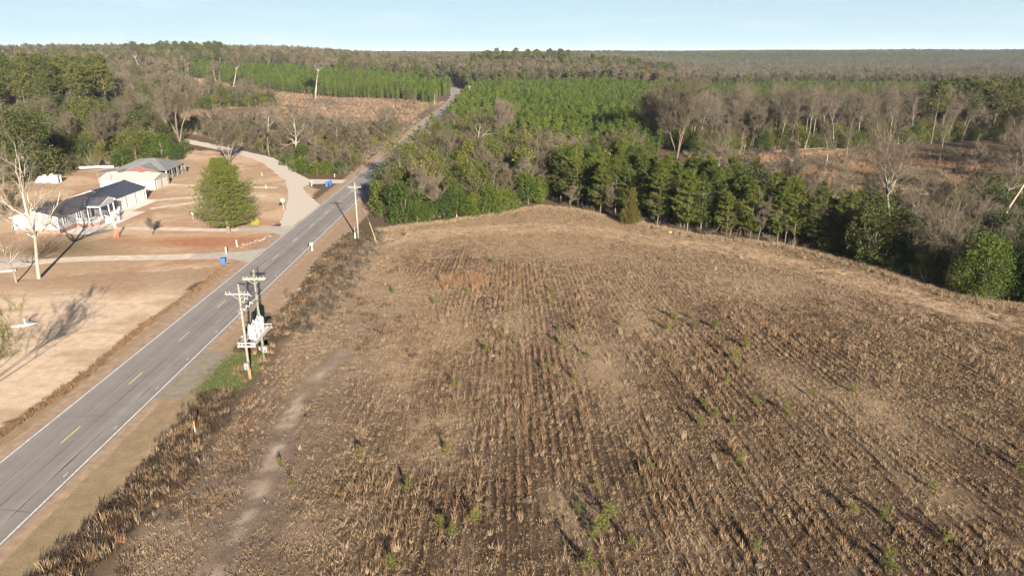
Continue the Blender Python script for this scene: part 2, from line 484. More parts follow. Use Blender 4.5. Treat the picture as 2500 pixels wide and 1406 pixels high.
def ground_sheet():
    xs = axis(-120, 100, 0.8, -9000, 9000); ys = axis(24, 250, 0.8, -900, 12000)
    X, Y = np.meshgrid(xs, ys)
    Z = gz(X, Y)
    c = np.empty(X.shape + (3,)); c[:] = (0.085, 0.06, 0.04)                     # woodland litter
    n = fbm(X, Y, 14, 1); c = lerp(c, (0.115, 0.08, 0.052), n)
    lawn = SGN(LAWN, X, Y, 20).astype(float)
    nl = fbm(X, Y, 22, 31)
    lc = lerp(np.broadcast_to(np.array((0.49, 0.375, 0.27)), c.shape), (0.34, 0.235, 0.155), sstep(0.50, 0.72, nl))
    lc = lerp(lc, (0.30, 0.21, 0.135), sstep(.55, .68, fbm(X * .5, Y * 1.6, 5, 33)) * .6)
    lc = lerp(lc, (0.26, 0.175, 0.11), sstep(96, 110, Y + 5 * (nl - .5)) * 0.75)
    c = lerp(c, lc, lawn)
    yard = SGN(YARD, X, Y, 24).astype(float)
    ny = fbm(X, Y, 11, 41)
    yc = lerp(np.broadcast_to(np.array((0.33, 0.23, 0.148)), c.shape), (0.42, 0.305, 0.20), sstep(0.45, 0.6, ny))
    yc = lerp(yc, (0.30, 0.165, 0.10), sstep(.56, .68, fbm(X, Y, 7, 45)) * .6)
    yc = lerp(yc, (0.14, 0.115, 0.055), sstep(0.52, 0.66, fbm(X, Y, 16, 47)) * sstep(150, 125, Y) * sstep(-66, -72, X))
    red = np.exp(-(((X + 58) / 14) ** 2 + ((Y - 131) / 4.5) ** 2))
    yc = lerp(yc, (0.30, 0.135, 0.075), np.clip(red * 1.2, 0, 0.9))
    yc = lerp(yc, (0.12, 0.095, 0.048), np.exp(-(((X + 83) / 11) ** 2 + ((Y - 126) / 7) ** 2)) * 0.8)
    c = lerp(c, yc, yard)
    lcl = SGN(LCLEAR, X, Y, 28).astype(float)
    cc = lerp(np.broadcast_to(np.array((0.155, 0.10, 0.068)), c.shape), (0.25, 0.16, 0.11), sstep(0.45, 0.65, fbm(X, Y, 24, 51)))
    c = lerp(c, cc, lcl)
    rcl = SGN(RCLEAR, X, Y, 34).astype(float)
    cc = lerp(np.broadcast_to(np.array((0.12, 0.088, 0.052)), c.shape), (0.20, 0.14, 0.085), sstep(0.45, 0.65, fbm(X, Y, 12, 57)))
    c = lerp(c, cc, rcl)
    # verges of the road
    verge = ((X > -48.2) & (X < -32.8) & (Y < 420)).astype(float)
    vc = lerp(np.broadcast_to(np.array((0.27, 0.19, 0.125)), c.shape), (0.225, 0.17, 0.10), sstep(88, 45, Y + 20 * (fbm(X, Y, 9, 61) - 0.5)))
    c = lerp(c, vc, verge)
    gg = np.exp(-(((X + 32.3) / 2.4) ** 2 + ((Y - 73) / 5) ** 2))
    c = lerp(c, (0.085, 0.10, 0.038), np.clip(gg * 1.3, 0, 0.85))
    # the field
    fld = inpoly(FIELD, X + (fbm(X, Y, 3, 71) - .5) * 2, Y).astype(float)
    f1 = fbm(X, Y, 13, 73); f2 = fbm(X * 2.2, Y * 0.8, 7, 79)
    fc = lerp(np.broadcast_to(np.array((0.085, 0.058, 0.038)), c.shape), (0.225, 0.162, 0.105), sstep(0.40, 0.62, f1 * 0.6 + f2 * 0.4))
    fc = lerp(fc, (0.06, 0.045, 0.034), sstep(0.56, 0.70, fbm(X, Y, 6, 83)) * 0.7)
    Sr = X / (1 - .0028 * (Y - 40))
    st = .55 * fbm(Sr, Y * .10, 1.5, 101, 3) + .45 * fbm(Sr, Y * .12, 5.0, 103, 3)
    fc = lerp(fc, (0.050, 0.034, 0.022), sstep(.50, .58, st) * .85 * sstep(-22, -8, X))
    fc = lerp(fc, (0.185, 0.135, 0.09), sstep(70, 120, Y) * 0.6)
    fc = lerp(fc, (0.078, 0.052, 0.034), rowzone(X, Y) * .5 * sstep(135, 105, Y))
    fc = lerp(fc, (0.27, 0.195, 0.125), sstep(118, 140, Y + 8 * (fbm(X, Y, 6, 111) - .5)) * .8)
    fc = lerp(fc, (0.30, 0.22, 0.14), ell(PALE, X, Y) * .85)
    fc = lerp(fc, (0.045, 0.031, 0.020), ell(DARKP, X, Y) * .75)
    dl = dist_line(LEFTBAND, X, Y) + (fbm(X, Y, 4, 125) - .5) * 4
    fc = lerp(fc, (0.27, 0.20, 0.135), sstep(6.0, 2.0, dl) * .7)
    w = np.exp(-(((X + 22.5) / 6) ** 2)) * sstep(28, 36, Y) * sstep(112, 90, Y)
    fc = lerp(fc, (0.17, 0.13, 0.098), np.clip(w, 0, 0.75))
    dt = dist_line(TRACK, X, Y) + (fbm(X, Y, 2.5, 87) - .5) * 2.2
    fc = lerp(fc, (0.42, 0.345, 0.265), sstep(0.85, 0.1, dt) * 0.62 * sstep(86, 66, Y) * sstep(.40, .62, fbm(X, Y, 1.8, 88)))
    de = dist_line(EDGETRACK, X, Y) + (fbm(X, Y, 4, 89) - .5) * 3
    fc = lerp(fc, (0.42, 0.31, 0.205), sstep(5.5, 2.2, de) * 0.85)
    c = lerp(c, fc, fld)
    # small relief in the field
    Z = Z + fld * (fbm(X, Y, 1.6, 91) - 0.5) * 0.22
    Z = Z - 0.35 * np.exp(-((X + 31.5) / 1.1) ** 2) * sstep(20, 40, Y) * sstep(140, 128, Y)
    ny_, nx_ = X.shape
    V = np.stack([X, Y, Z], -1).reshape(-1, 3)
    idx = np.arange(ny_ * nx_).reshape(ny_, nx_)
    F = np.stack([idx[:-1, :-1], idx[:-1, 1:], idx[1:, 1:], idx[1:, :-1]], -1).reshape(-1, 4)
    m, nt, b = new_mat("ground_soil_and_grass")
    at = N(nt, "ShaderNodeAttribute", attribute_name="tone")
    g = N(nt, "ShaderNodeNewGeometry")
    a1 = noise(nt, 0.8, 6, g.outputs['Position'], 0.7)
    a2 = noise(nt, 7, 4, g.outputs['Position'], 0.7)
    ra = ramp(nt, a1.outputs['Fac'], [(0.3, (0.78, 0.78, 0.78)), (0.7, (1.2, 1.18, 1.15))])
    rb = ramp(nt, a2.outputs['Fac'], [(0.3, (0.70, 0.70, 0.69)), (0.7, (1.28, 1.28, 1.28))])
    x1 = mixc(nt, 'MULTIPLY', 1.0, at.outputs['Color'], ra.outputs[0])
    x2 = mixc(nt, 'MULTIPLY', 1.0, x1.outputs[0], rb.outputs[0])
    nt.links.new(x2.outputs[0], b.inputs['Base Color'])
    b.inputs['Roughness'].default_value = 0.95; b.inputs['Specular IOR Level'].default_value = 0.1
    bp = N(nt, "ShaderNodeBump"); bp.inputs['Strength'].default_value = 0.5; bp.inputs['Distance'].default_value = 0.06
    nt.links.new(a2.outputs['Fac'], bp.inputs['Height']); nt.links.new(bp.outputs[0], b.inputs['Normal'])
    me = mesh_np("ground", [(V, F, 0, None)], [m])
    ca = me.color_attributes.new("tone", 'FLOAT_COLOR', 'POINT')
    rgba = np.ones((len(V), 4), np.float32); rgba[:, :3] = c.reshape(-1, 3)
    ca.data.foreach_set("color", rgba.ravel())
    me.polygons.foreach_set("use_smooth", np.ones(len(F), bool))
    tag(link("ground", me), "brown winter ground under the field, lawns and woods", "ground", kind="structure")
ground_sheet()

def ribbon(name, pts, w0, w1, z, mat, label=None, kind="structure", step=4, cat=None, wob=0.0, sd=0):
    """strip along a polyline; edges at offsets w0 (left) and w1 (right)"""
    P = [Vector((p[0], p[1], 0)) for p in pts]
    fine = []
    for a, b_ in zip(P[:-1], P[1:]):
        k = max(1, int((b_ - a).length / step))
        for i in range(k): fine.append(a.lerp(b_, i / k))
    fine.append(P[-1])
    vs = []; fs = []
    for i, p in enumerate(fine):
        d = (fine[min(i+1, len(fine)-1)] - fine[max(i-1, 0)]).normalized()
        nrm = Vector((d.y, -d.x, 0))
        for j, w in enumerate((w0, w1)):
            ww = w + (wob * (float(fbm(p.x + 31 * j, p.y + sd, 3.0, 5 + sd)) - 0.5) * 2 if wob else 0)
            q = p + nrm * ww
            vs.append((q.x, q.y, float(gz(q.x, q.y)) + z))
        if i: k = 2 * i; fs.append((k-2, k-1, k+1, k))
    me = bpy.data.meshes.new(name); me.from_pydata(vs, [], fs); me.materials.append(mat)
    o = link(name, me)
    if label: tag(o, label, cat, None, kind)
    elif kind: o["kind"] = kind
    return o

ROAD = [(-41.6, -60), (-41.6, 300), (-42, 420), (-43, 520), (-43.5, 565), (-46, 605), (-52, 650), (-62, 700), (-72, 760), (-78, 850)]
def smooth(pts, n=3):
    for _ in range(n):
        q = [pts[0]]
        for a, b_ in zip(pts[:-1], pts[1:]):
            q.append((a[0]*.75+b_[0]*.25, a[1]*.75+b_[1]*.25)); q.append((a[0]*.25+b_[0]*.75, a[1]*.25+b_[1]*.75))
        q.append(pts[-1]); pts = q
    return pts
RS = smooth(ROAD)
ribbon("road_shoulder", RS, -5.4, 5.2, 0.012, plain("sandy_shoulder", (0.27, 0.19, 0.125), 0.95, 0.25, 1.1), "sandy dry grass shoulder along both sides of the road", wob=0.35, step=1.5)
ribbon("road", RS, -4.0, 4.05, 0.05, M['asphalt'], "grey two lane country road running to the horizon", cat="road")
for o_ in (-3.72, 3.78):
    ribbon("edge_line", RS, o_ - 0.075, o_ + 0.075, 0.056, M['linewhite'], "white painted edge line on the road", step=3)
ribbon("joint_line", [(-42.9, -60), (-42.9, 420)], -0.03, 0.03, 0.055, M['crack'], "dark lengthwise paving joint in the left lane", wob=0.05, step=1)
ribbon("joint_line", [(-41.0, -60), (-41.0, 420)], -0.02, 0.02, 0.055, M['crack'], "dark lengthwise paving joint near the centre", wob=0.05, step=1)
ribbon("joint_line", [(-39.2, -60), (-39.2, 300)], -0.02, 0.02, 0.055, M['crack'], "thin dark crack down the right lane", wob=0.12, step=1)
for k, (yy, xa, xb) in enumerate([(62.5, -45, -38.2), (47.3, -43, -38), (84, -45, -41), (100, -41, -38)]):
    ribbon("cross_crack", [(xa, yy), ((xa+xb)/2, yy + .25), (xb, yy - 0.15)], -0.022, 0.022, 0.055, M['crack'], "thin dark crack across the road", wob=0.04, step=0.4, sd=k)
dash = None
mb = MB(); mb.add([(-0.05, 0, 0), (0.05, 0, 0), (0.05, 3.05, 0), (-0.05, 3.05, 0)], [(0, 1, 2, 3)])
for k in range(26):
    y0 = 57.6 - 12.2 + 12.2 * k
    if k == 0: dash = mb.build("centre_dash", M['lineyellow'], None, (-41.95, y0, 0.057)); o = dash
    else:
        o = dash.copy(); COL.objects.link(o); o.location = (-41.95, y0, 0.057)
    tag(o, "yellow centre dash painted on the road", None, "yellow centre dashes on the road", "structure")
mb = MB()
for k in range(14):
    yy = 52 + 8.1 * k + random.uniform(-.4, .4)
    mb.add([(-38.45, yy + .2, 0), (-38.37, yy + .2, 0), (-38.37, yy + .9, 0), (-38.45, yy + .9, 0)], [(0, 1, 2, 3)])
tag(mb.build("survey_marks", M['linewhite'], None, (0, 0, 0.058)), "small white survey ticks beside the right edge line", None, None, "structure")

def sheet(name, pts, z, mat, label, sub=1.5, wob=0.5, sd=0):
    """flat polygon with a slightly ragged outline"""
    P = [Vector((p[0], p[1], 0)) for p in pts]; q = []
    for a, b_ in zip(P, P[1:] + P[:1]):
        k = max(1, int((b_ - a).length / sub))
        for i in range(k):
            c = a.lerp(b_, i / k)
            q.append((c.x + wob * (float(fbm(c.x, c.y, 2.5, 3 + sd)) - .5) * 2, c.y + wob * (float(fbm(c.x, c.y, 2.5, 8 + sd)) - .5) * 2, z))
    me = bpy.data.meshes.new(name); me.from_pydata(q, [], [tuple(range(len(q)))])
    me.materials.append(mat)
    import bmesh
    bm = bmesh.new(); bm.from_mesh(me); bmesh.ops.triangulate(bm, faces=bm.faces)
    bmesh.ops.recalc_face_normals(bm, faces=bm.faces)
    if bm.faces and sum(f.normal.z for f in bm.faces) < 0: bmesh.ops.reverse_faces(bm, faces=bm.faces)
    bm.to_mesh(me); bm.free()
    return tag(link(name, me), label, None, None, "structure")

# gravel side road that leaves the paved road and bends away to the north west
GR = smooth([W(660,600), W(735,520), W(735,468), W(690,420), W(640,392), W(560,368), W(480,352), W(420,336), (-190, 330), (-240, 340)], 3)
sheet("gravel_apron", [(-45.7, 199.5), (-53, 200.5), (-59, 201), (-64, 198), (-60, 187), (-56.3, 175), (-52.4, 161), (-49.4, 147), (-46.6, 139), (-45.7, 134),
      (-45.7, 165), (-47.5, 169), (-53, 180), (-56.5, 189), (-55.5, 193), (-50, 194), (-45.7, 194.5)], 0.022, M['gravel'], "pale gravel apron where the side road meets the paved road", sd=1)
ribbon("gravel_road", smooth([(-57, 195), (-61, 200), (-66, 208), (-74, 224), (-85, 243), (-100, 258), (-115, 273), (-131, 287), (-150, 302), (-190, 325), (-260, 345)], 2), -3.0, 3.0, 0.026, M['gravel'], "pale gravel side road curving away behind the yard", wob=0.7, step=1.5)
ribbon("gravel_track", smooth([(-62, 176), (-68, 176), (-80, 175), (-88, 170)], 2), -1.1, 1.1, 0.018, M['drive'], "sandy drive from the gravel apron toward the garage", wob=0.4, step=1)
ribbon("gravel_track", smooth([(-63, 188), (-72, 188.5), (-84, 190), (-94, 192)], 2), -1.1, 1.1, 0.018, M['drive'], "sandy drive from the gravel road toward the storage building", wob=0.4, step=1)
ribbon("gravel_track", smooth([(-72, 172), (-80, 165), (-84, 161)], 2), -1.2, 1.2, 0.016, M['drive'], "sandy drive reaching the garage apron", wob=0.4, step=1)
ribbon("driveway", smooth([(-45.7, 140.5), (-52, 140.6), (-62, 140.3), (-72, 141.5), (-84, 142)], 2), -1.3, 1.3, 0.02, M['drive'], "sandy driveway passing behind the big yard pine", wob=0.5, step=1)
sheet("driveway_apron", [(-45.7, 144), (-45.7, 136), (-49, 138.6), (-56, 139.4), (-56, 141.8), (-50, 143)], 0.024, M['pavegrey'], "grey paved mouth of the upper driveway", sd=3)
ribbon("driveway", smooth([(-45.7, 121.5), (-54, 120.8), (-70, 119.8), (-80, 118.6), (-87, 113.5), (-100, 108), (-130, 104)], 2), -1.7, 1.7, 0.02, M['drive'], "sandy driveway crossing in front of the house", wob=0.4, step=1)
sheet("driveway_apron", [(-45.7, 126.5), (-45.7, 117), (-48.5, 118.8), (-57, 119.4), (-57, 122.4), (-49, 124)], 0.024, M['pavegrey'], "grey paved mouth of the lower driveway", sd=5)
sheet("driveway_pad", [(-82, 119.5), (-90, 120), (-104, 116), (-125, 110), (-125, 103), (-100, 104.5), (-86, 110)], 0.023, M['pavegrey'], "grey gravel parking pad left of the big bare tree", sd=6)
sheet("red_clay_track", [W(455,365), W(500,368), W(505,395), W(465,430), W(440,428), W(452,395)], 0.016, plain("red_clay", (0.42, 0.25, 0.16), 0.95, 0.12, 1), "bare orange clay strip beside the old shed", sd=7)
sheet("front_walk", [(-90.3, 136.8), (-83.5, 136.6), (-83.6, 158), (-90.2, 158)], 0.03, M['concrete'], "pale concrete walk beside the house porch", wob=0.0)
sheet("garage_apron", [(-90.2, 158.01), (-87.0, 158.01), (-86.8, 171.5), (-90.2, 172)], 0.03, M['concrete'], "pale concrete apron in front of the garage doors", wob=0.0)
sheet("culvert_patch", [(-37.5, 66.5), (-34.8, 66.2), (-33.8, 72), (-34.2, 78), (-37.5, 79)], 0.03, plain("grey_gravel_patch", (0.20, 0.175, 0.13), 0.95, 0.2, 1.2), "grey gravel pull-off on the right verge by the poles", sd=9)

# ------------------------------------------------------------------ plant meshes
def frames(d):
    d = d / np.maximum(np.linalg.norm(d, axis=1, keepdims=True), 1e-9)
    a = np.where(np.abs(d[:, 2:3]) < 0.9, np.array([[0, 0, 1.0]]), np.array([[1.0, 0, 0]]))
    u = np.cross(d, a); u /= np.linalg.norm(u, axis=1, keepdims=True)
    return d, u, np.cross(d, u)

def tubes(segs, k):
    """segs: array n x 8 (p0, p1, r0, r1)"""
    s = np.asarray(segs, float)
    p0, p1, r0, r1 = s[:, :3], s[:, 3:6], s[:, 6], s[:, 7]
    d, u, w = frames(p1 - p0)
    t = np.arange(k) * 2 * math.pi / k
    ring = u[:, None, :] * np.cos(t)[None, :, None] + w[:, None, :] * np.sin(t)[None, :, None]
    a = p0[:, None] + ring * r0[:, None, None]; b_ = p1[:, None] + ring * r1[:, None, None]
    V = np.concatenate([a, b_], 1).reshape(-1, 3)
    i = np.arange(k); j = (i + 1) % k
    q = np.stack([i, j, k + j, k + i], -1)
    F = (np.arange(len(s))[:, None, None] * 2 * k + q[None]).reshape(-1, 4)
    return V, F

def tris(org, d, L, wd, rng):
    """slender triangles"""
    d, u, w = frames(d)
    a = rng.uniform(0, 2 * math.pi, len(org))[:, None]
    s = u * np.cos(a) + w * np.sin(a)
    V = np.stack([org - s * wd[:, None] / 2, org + s * wd[:, None] / 2, org + d * L[:, None]], 1).reshape(-1, 3)
    F = np.arange(len(org) * 3).reshape(-1, 3)
    return V, F

def rdir(rng, n):
    v = rng.normal(size=(n, 3)); return v / np.linalg.norm(v, axis=1, keepdims=True)

def skeleton(rng, h, spread=0.5, trunk_r=0.25, clear=0.3, nlimb=9, up=0.5, levels=3, wig=0.18, forks=1, lean=(0, 0), straight=False, arch=False):
    segs = []; tips = []
    def branch(p, d, L, r, lev):
        n = 5 if lev < 2 else (3 if lev == 2 else 2)
        kids = []
        for i in range(n):
            d = d + rng.normal(size=3) * wig * (0.5 if lev == 0 else 1) + np.array([0, 0, up * 0.12 if lev else 0.03])
            d = d / np.linalg.norm(d)
            q = p + d * L / n
            ra = r * (1 - 0.75 * i / n); rb = r * (1 - 0.75 * (i + 1) / n)
            segs.append((*p, *q, ra, rb, lev))
            if lev > 0 or i / n > clear: kids.append((q.copy(), d.copy(), rb, (i + 1) / n))
            p = q
        if lev >= levels:
            tips.append((*p, *d)); return
        nk = nlimb if lev == 0 else (5 if lev == 1 else 4)
        for kk in range(nk):
            if lev == 0:
                t = clear + (1 - clear) * (kk + rng.uniform(0, 1)) / nk
                j = min(range(len(kids)), key=lambda a: abs(kids[a][3] - t))
            else:
                j = int(rng.integers(0, len(kids)))
            q, dd, rb, tt = kids[j]
            az = rng.uniform(0, 2 * math.pi)
            side = np.array([math.cos(az), math.sin(az), 0.0])
            if lev == 0:
                nd = side * spread * (1.25 - .7 * tt if arch else 1) + np.array([0, 0, (up * (.15 + 1.3 * tt) if arch else up) + 0.3 * tt]) + dd * 0.2
                Lk = h * (0.50 - 0.22 * tt) * rng.uniform(0.7, 1.15) * (0.6 + spread * 0.6)
            else:
                nd = dd * 0.9 + rdir(rng, 1)[0] * 0.75
                Lk = L * rng.uniform(0.4, 0.62)
            nd = nd / np.linalg.norm(nd)
            branch(q, nd, Lk, max(rb * rng.uniform(0.45, 0.7), 0.012), lev + 1)
        tips.append((*p, *d))
    for fk in range(forks):
        d = np.array([lean[0], lean[1], 1.0])
        if forks > 1:
            a = fk * 2 * math.pi / forks + rng.uniform(-.3, .3)
            d = d + np.array([math.cos(a), math.sin(a), 0]) * 0.28
        branch(np.zeros(3), d / np.linalg.norm(d), h * (0.82 if not straight else 0.95), trunk_r, 0)
    return np.array(segs), np.array(tips)

def bare_tree(seed, h, twl=0.9, tww=0.03, ntw=7, barkm='bark', twm='twig', minr=0.0, **kw):
    """returns (wood mesh, twig mesh)"""
    rng = np.random.default_rng(seed)
    S, T = skeleton(rng, h, **kw)
    parts = []
    for lo, hi, k in ((0, 0, 7), (1, 1, 5), (2, 9, 3)):
        s = S[(S[:, 8] >= lo) & (S[:, 8] <= hi)]
        if len(s):
            V, F = tubes(s[:, :8], k)
            parts.append((V, F, 0, np.repeat(rng.uniform(0, 1, len(s)), 2 * k)))
    wood = mesh_np("trunk", parts, [M[barkm]])
    fine = S[S[:, 8] >= 2]
    mid = np.concatenate([fine[:, :3] * .5 + fine[:, 3:6] * .5, fine[:, 3:6]])
    dd = np.concatenate([fine[:, 3:6] - fine[:, :3]] * 2)
    org = np.repeat(mid, ntw, 0) + rng.normal(size=(len(mid) * ntw, 3)) * 0.1
    dd = np.repeat(dd / np.linalg.norm(dd, axis=1, keepdims=True), ntw, 0) + rdir(rng, len(org)) * 0.85 + np.array([0, 0, 0.25])
    V, F = tris(org, dd, rng.uniform(0.4, 1.3, len(org)) * twl, np.full(len(org), tww), rng)
    tw = mesh_np("crown", [(V, F, 0, np.repeat(rng.uniform(0, 1, len(org)), 3))], [M[twm]])
    return wood, tw

def clumps(rng, C, n, L, wd, flat=0.0, upb=0.3):
    """needle or leaf clumps round the centres C"""
    m = len(C)
    d = rdir(rng, m * n); d[:, 2] = d[:, 2] * (1 - flat) + upb
    org = np.repeat(C, n, 0) + rdir(rng, m * n) * 0.12
    vv = np.repeat(rng.uniform(0, 1, m), n) * 0.7 + rng.uniform(0, 0.3, m * n)
    V, F = tris(org, d, rng.uniform(0.6, 1.2, m * n) * L, rng.uniform(0.7, 1.3, m * n) * wd, rng)
    return V, F, np.repeat(vv, 3)

def pine(seed, h, cr, base=0.25, ncl=170, n=9, L=0.42, wd=0.09, power=0.8, tr=0.13, mat='pine', cone=False, lump=0.25, bark='pinebark'):
    """young pine: whorls of branches ending in needle clumps"""
    rng = np.random.default_rng(seed)
    C = []; S = []
    nw = max(6, int(h * 1.25 * (1 - base)))
    per = max(3, int(ncl / nw / 2.2))
    for i in range(nw):
        t = (i + rng.uniform(0, .6)) / nw
        z = h * (base + (1 - base) * t)
        R = cr * (math.sin(math.pi * min(1, (0.30 + 0.70 * t))) ** power if t > 0.12 else 0.65 + t * 2) * rng.uniform(1 - lump, 1 + lump)
        if cone: R = cr * min(1.0, 0.78 + 1.3 * t, 1.22 * (1 - t) ** 0.72 + .04) * rng.uniform(1 - lump, 1 + lump * .6)
        R = max(R, 0.25)
        for k in range(per):
            a = rng.uniform(0, 2 * math.pi); r = R * rng.uniform(0.75, 1.1)
            if cone: r *= 1 + .13 * math.sin(3 * a + z * 1.1) + .10 * math.sin(5 * a - z * 2.3) + .08 * math.sin(9 * a + z * 5)
            end = np.array([math.cos(a) * r, math.sin(a) * r, z + r * rng.uniform(0.15, 0.45)])
            st = np.array([0, 0, z - 0.1])
            S.append((*st, *end, 0.03, 0.012))
            for q in ((0.62, 0.85, 1.0) if cone else (0.5, 0.75, 1.0)):
                if r * q > 0.2: C.append(st + (end - st) * q + rng.normal(size=3) * 0.12)
    C.append(np.array([0, 0, h])); C.append(np.array([0, 0, h - 0.35]))
    C = np.array(C)
    V, F, v = clumps(rng, C, n, L, wd, upb=.7 if cone else .3)
    crown = (V, F, 0, v)
    T = [(0, 0, -0.3, 0, 0, h * 0.5, tr, tr * 0.65), (0, 0, h * 0.5, 0, 0, h * 0.97, tr * 0.65, 0.03)]
    V1, F1 = tubes(T, 6); V2, F2 = tubes(S, 3)
    return (mesh_np("trunk", [(V1, F1, 0, None), (V2, F2, 0, None)], [M[bark]]), mesh_np("crown", [crown], [M[mat]]))

def blobs(seed, h, R, nb=16, nl=2600, leaf=0.26, mat='bush', z0=0.15, squash=1.0, bark='bark', conic=0.0, shell=0.75):
    """broadleaf evergreen: leaves in lumpy masses, thicker towards their outsides"""
    rng = np.random.default_rng(seed)
    cs = []; rs = []
    for i in range(nb):
        t = rng.uniform(0, 1)
        z = h * (z0 + (0.86 - z0) * t)
        rr = R * (1 - conic * t) * math.sqrt(max(0.06, 1 - (max(0, t - .3) / 0.78) ** 2)) * (0.75 if conic == 0 else 0.6)
        a = rng.uniform(0, 2 * math.pi); q = rr * math.sqrt(rng.uniform(0.05, 1))
        cs.append((q * math.cos(a), q * math.sin(a), z)); rs.append(R * rng.uniform(0.28, 0.5) * (1 - 0.5 * conic * t))
    cs = np.array(cs); rs = np.array(rs)
    k = rng.choice(nb, nl, p=rs ** 2 / (rs ** 2).sum())
    d = rdir(rng, nl); rad = rs[k] * rng.uniform(shell, 1.08, nl)
    P = cs[k] + d * rad[:, None] * np.array([1, 1, squash])
    P[:, 2] = np.maximum(P[:, 2], 0.1)
    # clumpy: pull leaves toward a few twigs
    od = d * 0.6 + rdir(rng, nl) * 0.8 + np.array([0, 0, 0.2])
    V, F = tris(P, od, rng.uniform(.7, 1.3, nl) * leaf, rng.uniform(.6, 1.2, nl) * leaf * 0.8, rng)
    v = np.clip(rng.uniform(0, .45, nl) + np.take(rng.uniform(0, .55, nb), k), 0, 1)
    crown = mesh_np("crown", [(V, F, 0, np.repeat(v, 3))], [M[mat]])
    S = [(0, 0, -0.2, 0, 0, h * 0.6, R * 0.06, R * 0.03)]
    for c in cs[:8]: S.append((0, 0, h * 0.1, *c, 0.05, 0.02))
    V1, F1 = tubes(S, 5)
    return mesh_np("trunk", [(V1, F1, 0, None)], [M[bark]]), crown

def joined(name, pair):
    """one mesh of a (wood, crown) pair, for copies too small to show parts"""
    import bmesh
    a, b_ = pair
    parts = []
    for q, me in enumerate((a, b_)):
        nv = len(me.vertices); co = np.empty(nv * 3, np.float32); me.vertices.foreach_get("co", co)
        k = me.polygons[0].loop_total if len(me.polygons) else 3
        lt = np.empty(len(me.polygons), np.int32); me.polygons.foreach_get("loop_total", lt)
        vi = np.empty(len(me.loops), np.int32); me.loops.foreach_get("vertex_index", vi)
        v = None
        if "v" in me.attributes:
            v = np.empty(nv, np.float32); me.attributes["v"].data.foreach_get("value", v)
        parts.append((co.reshape(-1, 3), vi.reshape(-1, k), q, v))
    return mesh_np(name, parts, [a.materials[0], b_.materials[0]])

def tuft(seed, n, h, spread, w, mat, lie=0.4):
    rng = np.random.default_rng(seed)
    a = rng.uniform(0, 2 * math.pi, n); r = spread * np.sqrt(rng.uniform(0, 1, n))
    org = np.stack([r * np.cos(a), r * np.sin(a), np.zeros(n) - 0.02], 1)
    d = np.stack([np.cos(a) * lie * rng.uniform(0, 1.5, n), np.sin(a) * lie * rng.uniform(0, 1.5, n), np.ones(n)], 1) + rng.normal(size=(n, 3)) * 0.15
    V, F = tris(org, d, rng.uniform(.5, 1.1, n) * h, rng.uniform(.6, 1.4, n) * w, rng)
    return mesh_np("tuft", [(V, F, 0, np.repeat(rng.uniform(0, 1, n), 3))], [M[mat]])

def brushm(seed, h, R, n, w, mat, wood='bark'):
    """leafless scrub: arching stems with side twigs"""
    rng = np.random.default_rng(seed)
    ns = max(5, n // 14)
    a = rng.uniform(0, 2 * math.pi, ns)
    st = np.stack([np.cos(a), np.sin(a), np.zeros(ns)], 1) * (R * 0.25 * rng.uniform(0, 1, ns))[:, None]
    tip = st + np.stack([np.cos(a) * R * rng.uniform(.2, 1, ns), np.sin(a) * R * rng.uniform(.2, 1, ns), h * rng.uniform(.6, 1, ns)], 1)
    V1, F1 = tubes(np.concatenate([st, tip, np.full((ns, 1), 0.03), np.full((ns, 1), 0.01)], 1), 3)
    k = rng.integers(0, ns, n); t = rng.uniform(0.15, 1, n)[:, None]
    org = st[k] * (1 - t) + tip[k] * t
    d = rdir(rng, n) + np.array([0, 0, 0.5])
    V, F = tris(org, d, rng.uniform(.3, 1, n) * h * 0.35, np.full(n, w), rng)
    return mesh_np("scrub", [(V1, F1, 0, np.repeat(rng.uniform(0, 1, ns), 6)), (V, F, 1, np.repeat(rng.uniform(0, 1, n), 3))], [M[wood], M[mat]])

